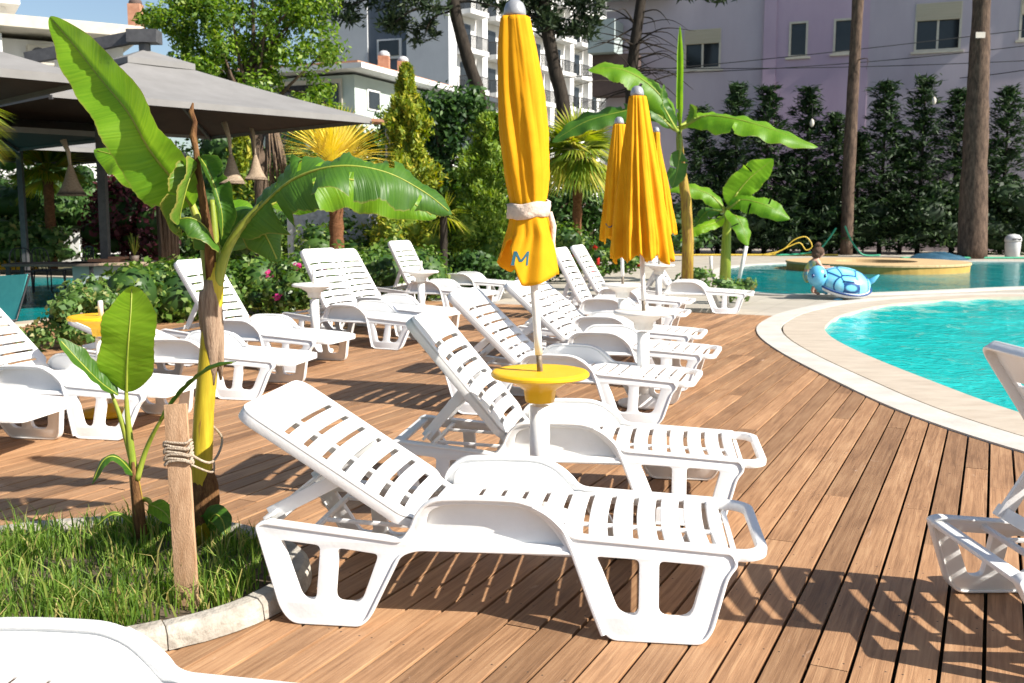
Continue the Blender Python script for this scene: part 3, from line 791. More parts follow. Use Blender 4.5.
LBs = [((-4.979, 6.297), -9, 30, 'white sun lounger at the left edge showing only its foot end on the deck'),
       ((-4.359, 7.231), -11, 45, 'white slatted sun lounger by the left edge behind the small banana shoot'),
       ((-3.778, 8.805), -13, 20, 'low white sun lounger behind the big banana stem, beside the left yellow table'),
       ((-3.673, 10.49), -20, 57, 'white sun lounger with raised back against the hedge behind the banana stem'),
       ((-2.800, 12.327), -25, 64, 'white sun lounger with raised back right behind the small white pedestal table'),
       ((-2.630, 13.417), -25, 58, 'white sun lounger with raised back, right one of the pair by the pink flowers'),
       ((-2.222, 16.642), -24, 62, 'white sun lounger with raised back beside the golden bush'),
       ((-1.801, 18.688), -18, 20, 'farthest white sun lounger of the hedge row, lying nearly flat')]
for o_, dg, bk, lb in LBs: lounger('B', o_, dg, bk, lb, GL, True)

# ------------------------------------------------------------------ pedestal tables and parasols
def table(loc, label, top_mat, group, col_mat='plastic', base_mat='plastic', stub=0.0, r=0.252):
    t = thing('parasol_table', label, 'table', loc, 0, group)
    b = MB(); b.lathe([(.19, 0), (.205, .012), (.20, .035), (.115, .052), (.07, .075), (.058, .10)], 32); b.build('base', base_mat, t, True)
    c = MB(); c.lathe([(.053, .08), (.051, .62)], 24); c.build('column', col_mat, t, True)
    cone = MB()
    n = 40; prof = [(.056, .640), (.070, .641), (.074, .662), (.078, .700), (.100, .718), (.140, .742), (.185, .764), (.200, .775)]
    V = []
    for rr, z in prof:
        for k in range(n):
            q = rr * (1 + (.055 if k % 5 == 0 else 0)); th = 2 * math.pi * k / n
            V.append((q * math.cos(th), q * math.sin(th), z))
    cone.add(V, [(i * n + k, i * n + (k + 1) % n, (i + 1) * n + (k + 1) % n, (i + 1) * n + k) for i in range(len(prof) - 1) for k in range(n)] + [tuple(reversed(range(n)))])
    cone.build('cone_support', top_mat, t, True)
    tp = MB(); tp.lathe([(.05, .766), (r - .03, .767), (r - .008, .771), (r, .779), (r, .790), (r - .008, .799), (r - .02, .802), (r - .05, .799), (.03, .799)], 56)
    me = tp.mesh('tabletop', True); smooth_by_angle(me, 35); mobj('tabletop', me, top_mat, t)
    if stub:
        s = MB(); s.lathe([(.020, .79), (.020, .79 + stub), (.016, .80 + stub)], 14); s.build('socket_tube', 'pole', t, True)
    return t
GT = 'round pedestal tables between the loungers'
pT1 = at(540, 371.6, .80); pA = at(643.7, 311, .80); pB = at(622.7, 284, .80); pC = at(659, 264.5, .80)
pU1 = at(314, 284, .80); pU2 = at(421, 271, .80); pY = at(101, 316, .80)
g0 = lambda p: (p.x, p.y, 0.003)
table(g0(pT1), 'yellow topped pedestal table on a white column, beside the big front lounger', 'yellow_plastic', GT)
table(g0(pA), 'white pedestal table under the wide yellow parasol', 'plastic_cream', GT)
table(g0(pB), 'white pedestal table just left of the wide parasol pole, farther back', 'plastic_cream', GT)
table(g0(pC), 'white pedestal table half hidden by the wide parasol hem, farthest of the pool row', 'plastic_cream', GT)
table(g0(pU1), 'white pedestal table with a short bare socket, beside the pair of raised loungers', 'plastic_cream', GT, stub=.17)
table(g0(pU2), 'white pedestal table with a short socket in front of the golden bush lounger', 'plastic_cream', GT, stub=.14)
table(g0(pY), 'yellow topped pedestal table with a yellow foot by the left hedge', 'yellow_plastic', GT, base_mat='yellow_plastic', stub=.12)

def interp(tab, v):
    for i in range(len(tab) - 1):
        a, b = tab[i], tab[i + 1]
        if v <= b[0]:
            t = (v - a[0]) / (b[0] - a[0]) if b[0] > a[0] else 0
            t = max(0, min(1, t)); return a[1] + (b[1] - a[1]) * t
    return tab[-1][1]

def parasol(loc, lean, top, label, prof, hem, nf, depth, group, band=False, seed=0, off=None, letter=None, twist=0.0):
    """closed parasol: lean = horizontal shift (x, y) of the tip relative to the table centre"""
    rd = random.Random(seed)
    root = thing('closed_parasol', label, 'parasol', loc, 0, group)
    def axis(z): 
        k = (z - .80) / (top - .80); return Vector((lean[0] * k, lean[1] * k, z))
    pm = MB(); pm.tube([axis(.765), axis(.92)], .0150, 14); pm.build('lower_pole', 'rust', root, True)
    pm = MB(); pm.tube([axis(.885), axis(1.0), axis(top - .08)], .0200, 16); pm.build('pole', 'pole', root, True)
    ph = [rd.uniform(-.18, .18) for _ in range(nf)]; am = [rd.uniform(.6, 1.25) for _ in range(nf)]
    zt = top - .085
    def S(th, v):
        """v 0 at the top, 1 at the hem"""
        zb = hem(th); z = zt + (zb - zt) * v
        zn = (z - zt) / (hem(0) - zt) if False else v
        v_ = v; v = (zt - z) / (zt - 1.235) if band else v
        r = interp(prof, z if band else zt + (1.2 - zt) * v)
        u = th / (2 * math.pi) * nf; k = int(math.floor(u)) % nf; fr = u - math.floor(u)
        tw = twist * v
        c_ = lambda x_: 1 - 2 * abs(math.sin(x_ / 2)) ** .75
        a_ = th + twist * .6 * v + ph[0]
        if band:
            g = 1 - .75 * math.exp(-((v - .72) / .06) ** 2)
            pl = g * depth * (.42 * c_(5 * a_ + 1.1 * v) + .34 * c_(8 * a_ + 2 - 1.6 * v) + .24 * math.cos(13 * a_ + 1 + 2 * v)) * (.55 + .45 * v) * (1 - .50 * min(1, max(0, (v - .80) / .06)))
            pl += .10 * max(0, (v - .80) / .20) * math.cos(4 * th + .8)
        else:
            pl = depth * (.30 * c_(nf * a_ + .5 * math.sin(3 * th)) + .38 * c_((nf - 4) * a_ + 1.3 + .6 * v) + .32 * c_((nf + 7) * a_ + seed)) * (.35 + .65 * v)
        wob = .035 * math.sin(3 * th + 5 * v + seed) + .02 * math.sin(7 * th - 9 * v)
        rr = r * (1 + pl + wob)
        t2 = th + tw + ph[k] * .35 * math.sin(math.pi * fr)
        o_ = off(th, v) if off else Vector((0, 0, 0))
        return axis(z) + Vector((rr * math.cos(t2), rr * math.sin(t2), 0)) + o_
    nth, nv = nf * 14, 56
    V = [S(2 * math.pi * k / nth, i / nv) for i in range(nv + 1) for k in range(nth)]
    cl = MB(); cl.add(V, [(i * nth + k, i * nth + (k + 1) % nth, (i + 1) * nth + (k + 1) % nth, (i + 1) * nth + k) for i in range(nv) for k in range(nth)])
    me = cl.mesh('canopy', True); can = mobj('canopy', me, 'yellow_cloth', root)
    so_ = can.modifiers.new('cloth', 'SOLIDIFY'); so_.thickness = .004; so_.offset = -1
    fm = MB(); fm.lathe([(.0, .055), (.022, .052), (.043, .035), (.053, .010), (.056, -.015), (.050, -.03)], 20, axis(top - .055))
    fm.build('finial_cap', 'grey_metal', root, True)
    if band:
        zb_ = 1.617
        v0 = (zt - zb_) / (zt - hem(math.pi * 1.5))
        bd = MB(); nn = 72
        V = []
        for dz in (-.038, -.034, -.012, .012, .036, .040):
            for k in range(nn):
                th = 2 * math.pi * k / nn
                rr = .106 + (.003 if abs(dz) < .037 else -.012) + .004 * math.sin(9 * th + dz * 90)
                V.append(axis(zb_) + Vector((rr * math.cos(th), rr * math.sin(th), dz + .010 * math.sin(th + 1) + .004 * math.sin(4 * th))))
        bd.add(V, [(i * nn + k, i * nn + (k + 1) % nn, (i + 1) * nn + (k + 1) % nn, (i + 1) * nn + k) for i in range(5) for k in range(nn)])
        bd.tube([axis(zb_) + Vector((.105, -.03, -.01)), axis(zb_) + Vector((.122, -.035, -.08)), axis(zb_) + Vector((.118, -.03, -.16)), axis(zb_) + Vector((.13, -.03, -.22))], [.012, .016, .014, .008], 8)
        bd.build('tie_band', 'band', root, True)
    if letter:
        th0, v0, sx, sv = letter
        # an M drawn as four strokes laid on the cloth
        strokes = [((0, 0), (0, 1)), ((0, 1), (.5, .25)), ((.5, .25), (1, 1)), ((1, 1), (1, 0))]
        lm = MB()
        for (a0, b0), (a1, b1) in strokes:
            for k in range(8):
                q0 = (a0 + (a1 - a0) * k / 8, b0 + (b1 - b0) * k / 8); q1 = (a0 + (a1 - a0) * (k + 1.02) / 8, b0 + (b1 - b0) * (k + 1.02) / 8)
                hw = .095
                quad = []
                for (a, b) in ((q0[0] - hw, q0[1]), (q0[0] + hw, q0[1]), (q1[0] + hw, q1[1]), (q1[0] - hw, q1[1])):
                    th = th0 + (a - .5) * sx; v = (zt - (v0 + (b - .5) * sv)) / (zt - hem(th))
                    p = S(th, v); e1 = S(th + .01, v) - p; e2 = S(th, v + .005) - p
                    nrm = e2.cross(e1); nrm.normalize()
                    if nrm.dot(p - axis(p.z)) < 0: nrm = -nrm
                    quad.append(p + nrm * .006)
                lm.add(quad, [(0, 1, 2, 3)])
        lm.build('printed_letter', 'teal_ink', root)
    return root
GP = 'closed yellow parasols in the pool row'
def hem1(th):
    # irregular hem: high on the left, low in the middle
    return 1.345 + .05 * math.cos(th * 2 + 1.2) + .035 * math.sin(3 * th) + .05 * abs(math.sin(2.5 * th + .6)) - .075 * max(0, math.cos(th - 4.5))
def off1(th, v):
    k = max(0, (v - .80) / .20)
    return Vector((-.060 * k * max(0, -math.cos(th)) - .030 * k, -.02 * k, 0))
prof1 = [(1.20, .172), (1.28, .160), (1.36, .145), (1.45, .126), (1.56, .099), (1.617, .082), (1.68, .090), (1.80, .108), (2.0, .116), (2.2, .110), (2.4, .092), (2.55, .068), (2.65, .055)]
tipT = atY(514, 0, pT1.y)
parasol(g0(pT1), (tipT.x - pT1.x, 0), tipT.z, 'nearest closed yellow parasol, tied with a beige band above the yellow table', prof1, hem1, 9, .24, GP, True, 4, off1, (3.44, 1.380, .42, .068), twist=1.3)
tipA, tipB, tipC = atY(637, 86, pA.y), atY(619, 117, pB.y), atY(656, 127, pC.y)
profA = [(1.2, .262), (1.35, .250), (1.6, .212), (2.0, .150), (2.3, .103), (2.5, .074), (2.6, .052)]
hemA = lambda th: 1.235 + .03 * math.cos(9 * th) + .02 * math.sin(3 * th + 1)
parasol(g0(pA), (tipA.x - pA.x, 0), tipA.z, 'wide closed yellow parasol, middle and largest of the three behind the front one', profA, hemA, 13, .24, GP, False, 8, twist=.25)
profB = [(1.2, .25), (1.35, .24), (1.6, .205), (2.0, .15), (2.3, .105), (2.5, .078), (2.7, .052)]
hemB = lambda th: 1.30 + .03 * math.cos(8 * th) + .02 * math.sin(3 * th + 1)
parasol(g0(pB), (tipB.x - pB.x, 0), tipB.z, 'closed yellow parasol peeping out left behind the wide one', profB, hemB, 12, .24, GP, False, 3, None, (3.95, 1.46, .30, .06))
parasol(g0(pC), (tipC.x - pC.x, 0), tipC.z, 'closed yellow parasol peeping out right behind the wide one', [(a, b * 1.12) for a, b in profB], hemB, 12, .24, GP, False, 5)

# ------------------------------------------------------------------ foliage tools
def leaves_mesh(name, C, N_, L_, Wd, fold=0.25, droop=None):
    """kite leaves: C centres, N_ facing normals, L_ lengths, Wd widths (numpy)"""
    n = len(C)
    rv = rng.normal(size=(n, 3)); 
    N_ = N_ / (np.linalg.norm(N_, axis=1, keepdims=True) + 1e-9)
    if droop is None:
        T = np.cross(N_, rv)
    else:
        T = droop - N_ * np.sum(droop * N_, axis=1, keepdims=True)
        T = T + 0.25 * np.cross(N_, rv)
    T /= np.linalg.norm(T, axis=1, keepdims=True) + 1e-9
    B = np.cross(N_, T)
    L_ = np.asarray(L_).reshape(-1, 1); Wd = np.asarray(Wd).reshape(-1, 1)
    a = C - T * L_ * .5; c = C + T * L_ * .5
    m = C - T * L_ * .08
    b = m + B * Wd * .5 + N_ * Wd * fold; d = m - B * Wd * .5 + N_ * Wd * fold
    V = np.stack([a, b, c, d], 1).reshape(-1, 3)
    me = bpy.data.meshes.new(name)
    me.vertices.add(4 * n); me.vertices.foreach_set('co', V.astype(np.float32).ravel())
    me.loops.add(4 * n); me.loops.foreach_set('vertex_index', np.arange(4 * n, dtype=np.int32))
    me.polygons.add(n); me.polygons.foreach_set('loop_start', np.arange(0, 4 * n, 4, dtype=np.int32))
    me.polygons.foreach_set('loop_total', np.full(n, 4, dtype=np.int32))
    me.update(calc_edges=True); me.validate()
    return me

def blob_points(blobs, n, shell=0.55):
    vol = np.array([b[1][0] * b[1][1] + b[1][1] * b[1][2] + b[1][0] * b[1][2] for b in blobs]); pr = vol / vol.sum()
    idx = rng.choice(len(blobs), n, p=pr)
    d = rng.normal(size=(n, 3)); d /= np.linalg.norm(d, axis=1, keepdims=True)
    r = 1 - shell * rng.random((n, 1)) ** 1.6
    r *= 1 + .10 * rng.normal(size=(n, 1))
    Cc = np.array([b[0] for b in blobs])[idx]; Rr = np.array([b[1] for b in blobs])[idx]
    return Cc + d * Rr * r, d, idx

def leafy(blobs, n, size, mat, parent=None, name='foliage', shell=.55, aspect=.6, core=True, zmin=None, up=.35):
    P, d, idx = blob_points(blobs, n, shell)
    nr = d + rng.normal(size=(n, 3)) * .7 + np.array([0, 0, up])
    if zmin is not None: P[:, 2] = np.maximum(P[:, 2], zmin + .05 * rng.random(n))
    L_ = size * (.6 + .8 * rng.random(n))
    me = leaves_mesh(name, P, nr, L_, L_ * aspect)
    o = mobj(name, me, mat, parent)
    return o

def core_mesh(blobs, mat, parent, k=.72, name='foliage_core'):  # solid blobs added inside the leaves to block see-through gaps, no real wood
    mb = MB()
    for c, r in blobs: mb.ellipsoid(c, (r[0] * k, r[1] * k, r[2] * k), 10, 7)
    o = mb.build(name, mat, parent, True); return o

def lump(center, radii, n, k=.45, seed=0):
    """uneven crown: n small blobs spread through an ellipsoid"""
    rd = random.Random(seed); out = []
    for i in range(n):
        while True:
            p = Vector((rd.uniform(-1, 1), rd.uniform(-1, 1), rd.uniform(-1, 1)))
            if p.length < 1: break
        q = rd.uniform(.7, 1.3) * k
        out.append(((center[0] + p.x * radii[0] * .8, center[1] + p.y * radii[1] * .8, center[2] + p.z * radii[2] * .8), (radii[0] * q, radii[1] * q, radii[2] * q)))
    return out

def shrub(name, label, cat, loc, radii, n, size, mat, seed, nb=14, k=.45, group=None, core='bush', aspect=.6, flowers=None):
    t = thing(name, label, cat, (loc[0], loc[1], 0), 0, group)
    z0 = radii[2]
    bl = lump((0, 0, loc[2] + radii[2]), radii, nb, k, seed)
    leafy(bl, n, size, mat, t, 'foliage', zmin=0.0, aspect=aspect)
    core_mesh(bl, core, t, .62, 'foliage_core')
    if flowers:
        fm, fn_, fs = flowers
        P, d, ix = blob_points(bl, fn_ * 12, .1)
        P = P[(d[:, 1] < .1) & (d[:, 2] > -.3)][:fn_]
        C = np.repeat(P, 9, 0) + rng.normal(size=(len(P) * 9, 3)) * fs * .35 + np.array([0, -.03, .02])
        me = leaves_mesh('flowers', C, rng.normal(size=(len(C), 3)) + np.array([0, -.6, .6]), np.full(len(C), fs), np.full(len(C), fs * .8))
        tag(mobj('flowers', me, fm, t), kind='stuff')
    return t

# ------------------------------------------------------------------ banana plants
def banana_leaf(parent, mid, width, mat, up=(0, 0, 1), fold=.25, droop=0.0, ripple=.06, tears=0, seed=0, name='leaf', rib='bgreen', taper=None, roll=0.0, base=.15):
    """mid: midrib points; width: full width; fold>0 lifts the halves, droop lets the margins hang"""
    rd = random.Random(seed)
    C = catmull(mid, 10); n = len(C); m = 9
    # arc length
    s = [0]
    for i in range(1, n): s.append(s[-1] + (C[i] - C[i - 1]).length)
    tot = s[-1]
    bm = bmesh.new(); ul = bm.loops.layers.uv.new('UVMap')
    rows = []
    U = Vector(up).normalized()
    tear = {(rd.randrange(3, n - 3), rd.choice((-1, 1))) for _ in range(tears)}
    segd = {-1: [0] * n, 1: [0] * n}
    for sd_ in (-1, 1):
        cur = 0
        for i in range(n):
            if (i, sd_) in tear or (i - 1, sd_) in tear and rd.random() < .5: cur = rd.uniform(-.36, .36)
            segd[sd_][i] = cur
    for i in range(n):
        t = s[i] / tot
        T = (C[min(i + 1, n - 1)] - C[max(i - 1, 0)]).normalized()
        S_ = T.cross(U)
        if S_.length < .05: S_ = T.cross(Vector((0.3, 1, 0)))
        S_.normalize(); Nn = S_.cross(T)
        if roll:
            q = Matrix.Rotation(roll * (t if roll > 9 else 1), 3, T); S_ = q @ S_; Nn = q @ Nn
        wv = (min(1, (t / base)) ** .6) * (min(1, (1 - t) / .28) ** .62 if t < 1 else 0) * (1 - (taper or .12) * t)
        hw = max(width * .5 * wv, .004)
        row = []
        for j in range(-m // 2 + 1, m // 2 + 1):
            q = j / (m // 2)
            h = fold * abs(q) - (droop + segd[1 if q > 0 else -1][i]) * q * q
            rp = ripple * math.sin(26 * t * tot / max(width, .1) * .35 + (1.7 if q > 0 else 0) + seed) * abs(q) ** 1.5
            rp += (.012 + ripple * .12) * math.sin(46 * t * tot / max(width, .1) + 2.6 * abs(q) + seed) * min(1, 3 * abs(q))
            rp += ripple * .6 * math.sin(11 * t + 3 * q + seed * 2.1) * abs(q)
            side = math.cos(min(1.3, abs(h) * 1.0))
            p = C[i] + S_ * (q * hw * side) + Nn * (hw * h + rp * hw * 1.6)
            row.append((bm.verts.new(p), t, q))
        rows.append(row)
    for i in range(n - 1):
        for j in range(len(rows[0]) - 1):
            qm = (rows[0][j][2] + rows[0][j + 1][2]) / 2
            if (i, 1 if qm > 0 else -1) in tear and abs(qm) > .2: continue
            a, b, c, d = rows[i][j], rows[i][j + 1], rows[i + 1][j + 1], rows[i + 1][j]
            f = bm.faces.new((a[0], b[0], c[0], d[0])); f.smooth = True
            for l, q in zip(f.loops, (a, b, c, d)): l[ul].uv = (q[1] * tot * 1.2, q[2] * .5 + .5)
    me = bpy.data.meshes.new(name); bm.to_mesh(me); bm.free()
    o = mobj(name, me, mat, parent)
    rbm = MB(); rbm.tube([c for c in C[:-2]], [max(.0035, .055 * width * (1 - k / n) * .55) for k in range(n - 2)], 7)
    rbm.build('midrib', rib, o, True)
    return o

def loc_of(root, pts): return [Vector(p) - root.location for p in pts]

# planter bed -------------------------------------------------------
BEDC = Vector((-1.90, 4.12)); BA, BB = .97, .74
def bedpt(th, k=1.0): return Vector((BEDC.x + BA * k * math.cos(th), BEDC.y + BB * k * math.sin(th), 0))
nb_ = 72
sm = MB(); sm.add([(BEDC.x, BEDC.y, .085)] + [(*bedpt(2 * math.pi * k / nb_, .94).to_2d(), .055 + .01 * math.sin(k * 1.7)) for k in range(nb_)], [(0, k + 1, (k + 1) % nb_ + 1) for k in range(nb_)])
tag(sm.build('planter_soil', 'soil'), kind='structure')
kb = thing('planter_kerb', 'curved pale concrete kerb round the grassy bed with the banana plants', 'kerb', (BEDC.x, BEDC.y, 0))
for s_ in range(14):
    seg = MB(); n = 7; V = []
    a0, a1 = 2 * math.pi * s_ / 14 + .0015, 2 * math.pi * (s_ + 1) / 14 - .0015
    jz = random.uniform(-.002, .002)
    for k in range(n):
        th = a0 + (a1 - a0) * k / (n - 1)
        d = Vector((math.cos(th) * BA, math.sin(th) * BB, 0)); nn = Vector((math.cos(th) / BA, math.sin(th) / BB, 0)).normalized()
        for off_, z in ((-.055, .0), (-.055, .066), (-.036, .090), (.022, .088), (.048, .066), (.058, .0)):
            V.append(d + nn * off_ + Vector((0, 0, z + (jz if z else .004) + random.uniform(-.001, .001))))
    seg.add(V, [(k * 6 + j, k * 6 + (j + 1) % 6, (k + 1) * 6 + (j + 1) % 6, (k + 1) * 6 + j) for k in range(n - 1) for j in range(6)] + [tuple(range(6)), tuple(reversed(range((n - 1) * 6, n * 6)))])
    seg.build('kerb_stone', 'kerb', kb, False, .006)
# grass
def grass(name, n, inside, h0, h1, z):
    V = []; Fc = []
    rd = random.Random(21)
    for i in range(n):
        x, y = inside(rd)
        h = rd.uniform(h0, h1) * (1.0 if rd.random() < .85 else 1.5); a = rd.uniform(0, 6.28); wd = rd.uniform(.0022, .0052); ln = rd.uniform(.1, .75) * h
        dx, dy = math.cos(a), math.sin(a); b = rd.uniform(0, 6.28); sx, sy = math.cos(b) * wd, math.sin(b) * wd
        k = len(V)
        V += [(x - sx, y - sy, z), (x + sx, y + sy, z), (x + sx * .8 + dx * ln * .35, y + sy * .8 + dy * ln * .35, z + h * .62), (x - sx * .8 + dx * ln * .35, y - sy * .8 + dy * ln * .35, z + h * .62), (x + dx * ln, y + dy * ln, z + h * (1 - .25 * ln / h))]
        Fc += [(k, k + 1, k + 2, k + 3), (k + 3, k + 2, k + 4)]
    mb = MB(); mb.v = V; mb.f = Fc
    return tag(mb.build(name, 'grass'), 'ragged green grass growing inside the kerbed planter bed', 'grass', kind='stuff')
clumps = [(random.uniform(0, 6.28), math.sqrt(random.random()) * .9) for _ in range(75)]
def in_bed(rd):
    c = rd.choice(clumps) if rd.random() < .7 else (rd.uniform(0, 6.28), math.sqrt(rd.random()) * .9)
    p = bedpt(c[0], c[1]); x, y = p.x + rd.gauss(0, .06), p.y + rd.gauss(0, .06)
    d = math.hypot((x - BEDC.x) / BA, (y - BEDC.y) / BB)
    if d > .9: x = BEDC.x + (x - BEDC.x) * .9 / d; y = BEDC.y + (y - BEDC.y) * .9 / d
    return x, y
grass('grass', 5600, in_bed, .035, .15, .06)

# big front banana plant ---------------------------------------------
bp = at(203, 541, .06)
big = thing('banana_plant', 'tall banana plant with a yellow stem and a huge upright leaf in the kerbed bed', 'banana plant', bp)
YB = bp.y
def q(u, v, dy=0.0): return atY(u, v, YB + dy) - bp
st = MB(); st.tube([q(203, 548), q(201, 480), q(204, 410), q(210, 345), q(214, 290), q(216, 262)], [.058, .050, .046, .045, .043, .032], 16); st.build('stem', 'bstem_y', big, True)
for k, (u, v0, v1, r0, dy) in enumerate([(212, 280, 385, .044, -.018), (207, 290, 345, .042, -.010), (218, 286, 380, .036, .0), (200, 480, 545, .058, -.012), (208, 470, 546, .054, .0)]):
    n = 6
    pts = [q(u + (212 - u) * .3 * math.sin(i) + (i - 3) * .6, v0 + (v1 - v0) * i / (n - 1), dy) for i in range(n)]
    sh = MB(); sh.tube(pts, [r0 * .62, r0 * .92, r0 * 1.0, r0 * .85, r0 * .55, r0 * .15], 11); sh.build('dry_sheath', 'bdry' if v0 < 400 else 'dry_brown', big, True)
tags = MB(); tags.tube([q(202, 540, -.01), q(199, 470, -.02), q(201, 425, -.03), q(206, 390, -.035)], [.03, .026, .018, .005], 8); tags.build('brown_sheath', 'bstem', big, True)
pet = MB()
pet.tube([q(213, 285), q(209, 240, -.03), q(203, 200, -.05), q(198, 172, -.06), q(196, 150, -.06), q(193, 136, -.05), q(195, 122, -.04), q(191, 112, -.03), q(193, 103, -.02)], [.032, .024, .019, .017, .013, .017, .011, .013, .004], 8)
pet.build('dry_petiole', 'dry_brown', big, True)
for pp in ([q(216, 290), q(226, 252, -.04), q(245, 222, -.08), q(270, 196, -.1)], [q(210, 288), q(203, 240, .05), q(192, 205, .08), q(182, 190, .1)], [q(216, 280), q(215, 240, 0), q(212, 200, .02)]):
    pm = MB(); pm.tube(catmull(pp, 5), [.028 * (1 - .6 * k / (5 * (len(pp) - 1))) for k in range(5 * (len(pp) - 1) + 1)], 9); pm.build('petiole', 'bgreen', big, True)
# huge upright leaf (faces the camera, upper half curling)
banana_leaf(big, [q(192, 206, .05), q(172, 178, .0), q(150, 150, -.05), q(128, 112, -.05), q(100, 78, .05), q(74, 45, .15), q(50, 17, .25)], .36, 'leaf_b', up=(-.45, -1.0, .38), fold=.62, droop=.16, ripple=.05, seed=3, base=.10, taper=.45)
banana_leaf(big, [q(178, 196, .16), q(150, 180, .2), q(120, 158, .24), q(94, 150, .3)], .20, 'leaf_b', up=(0.1, -.9, .6), fold=.1, droop=.3, ripple=.16, seed=6)
# long arching leaf to the right
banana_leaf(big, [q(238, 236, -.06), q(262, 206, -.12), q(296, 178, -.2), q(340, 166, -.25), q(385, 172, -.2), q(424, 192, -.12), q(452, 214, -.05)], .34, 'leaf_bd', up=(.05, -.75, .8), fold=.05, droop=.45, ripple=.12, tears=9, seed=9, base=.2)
banana_leaf(big, [q(270, 205, .15), q(310, 184, .22), q(355, 180, .3), q(400, 196, .35), q(436, 218, .4)], .30, 'leaf_b', up=(.1, -.9, .4), fold=0, droop=.35, ripple=.12, seed=13, base=.2)
# folded, withered and hanging leaves round the crown
banana_leaf(big, [q(198, 165, -.06), q(190, 178, -.12), q(184, 198, -.14), q(180, 218, -.13), q(182, 238, -.11)], .15, 'leaf_br', up=(-.5, -.8, .2), fold=1.0, ripple=.09, tears=3, seed=5)
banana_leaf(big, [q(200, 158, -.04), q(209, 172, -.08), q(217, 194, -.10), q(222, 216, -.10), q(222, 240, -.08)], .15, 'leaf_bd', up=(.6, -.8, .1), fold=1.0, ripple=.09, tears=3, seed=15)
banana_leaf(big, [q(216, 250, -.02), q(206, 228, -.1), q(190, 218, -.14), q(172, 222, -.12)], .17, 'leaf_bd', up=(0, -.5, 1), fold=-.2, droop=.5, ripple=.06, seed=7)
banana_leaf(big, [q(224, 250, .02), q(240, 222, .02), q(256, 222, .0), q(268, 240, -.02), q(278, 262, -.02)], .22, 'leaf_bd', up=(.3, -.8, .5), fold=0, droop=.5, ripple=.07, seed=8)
banana_leaf(big, [q(216, 246, .06), q(226, 218, .1), q(240, 208, .14), q(258, 214, .2)], .16, 'leaf_b', up=(.2, -.8, .6), droop=.3, fold=.1, ripple=.15, seed=11)
banana_leaf(big, [q(206, 530, -.03), q(214, 515, -.08), q(222, 520, -.12), q(226, 536, -.15)], .10, 'leaf_bd', up=(.3, -.8, .5), fold=.1, ripple=.1, seed=2)

# banana shoot ---------------------------------------------------------
sp_ = at(139, 545, .06)
sho = thing('banana_plant', 'small banana shoot with one bright upright oval leaf left of the wooden stake', 'banana plant', sp_)
YS = sp_.y
def q2(u, v, dy=0.0): return atY(u, v, YS + dy) - sp_
st = MB(); st.tube([q2(141, 548), q2(138, 505), q2(133, 470)], [.034, .028, .02], 12); st.build('stem', 'bstem', sho, True)
st = MB(); st.tube([q2(143, 548, -.01), q2(139, 515, -.02), q2(135, 485, -.02), q2(133, 462, -.015)], [.030, .027, .020, .006], 10); st.build('brown_sheath', 'dry_brown', sho, True)
st = MB(); st.tube(catmull([q2(134, 474), q2(130, 440), q2(127, 410), q2(126, 385)], 5), [.02 - .013 * k / 15 for k in range(16)], 9); st.build('petiole', 'bgreen', sho, True)
st = MB(); st.tube(catmull([q2(137, 480, -.02), q2(146, 450), q2(158, 425, -.03), q2(172, 405, -.05)], 5), [.015 - .01 * k / 15 for k in range(16)], 8); st.build('petiole', 'bgreen', sho, True); st = MB(); st.tube(catmull([q2(136, 478, .02), q2(124, 430), q2(116, 405), q2(110, 390)], 5), [.016 - .01 * k / 15 for k in range(16)], 8); st.build('petiole', 'bgreen', sho, True); st = MB(); st.tube(catmull([q2(139, 500, .02), q2(148, 500), q2(154, 508), q2(160, 500)], 5), [.014 - .008 * k / 15 for k in range(16)], 8); st.build('petiole', 'bgreen', sho, True)
banana_leaf(sho, [q2(126.5, 392), q2(127, 365, -.02), q2(129, 335, -.03), q2(131, 310, -.01), q2(132, 286, .05)], .275, 'leaf_bl', up=(-.08, -1, .1), fold=.10, ripple=.05, seed=4, base=.22)
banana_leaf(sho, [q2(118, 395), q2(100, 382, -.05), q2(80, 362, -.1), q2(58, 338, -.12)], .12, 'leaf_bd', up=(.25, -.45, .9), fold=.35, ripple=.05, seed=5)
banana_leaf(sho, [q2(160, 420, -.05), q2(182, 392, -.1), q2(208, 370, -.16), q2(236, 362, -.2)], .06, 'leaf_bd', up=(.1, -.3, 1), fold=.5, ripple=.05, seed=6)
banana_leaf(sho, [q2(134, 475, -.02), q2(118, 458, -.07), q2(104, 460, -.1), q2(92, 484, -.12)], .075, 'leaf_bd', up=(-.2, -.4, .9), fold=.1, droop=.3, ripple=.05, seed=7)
banana_leaf(sho, [q2(134, 525, -.02), q2(118, 514, -.05), q2(106, 518, -.07), q2(96, 527, -.08)], .035, 'leaf_br', up=(-.2, -.4, .9), fold=.2, ripple=.1, seed=8)
banana_leaf(sho, [q2(150, 505, -.02), q2(158, 508, -.05), q2(166, 514, -.07), q2(172, 524, -.08)], .09, 'leaf_b', up=(.2, -.7, .6), fold=.1, ripple=.05, seed=9)

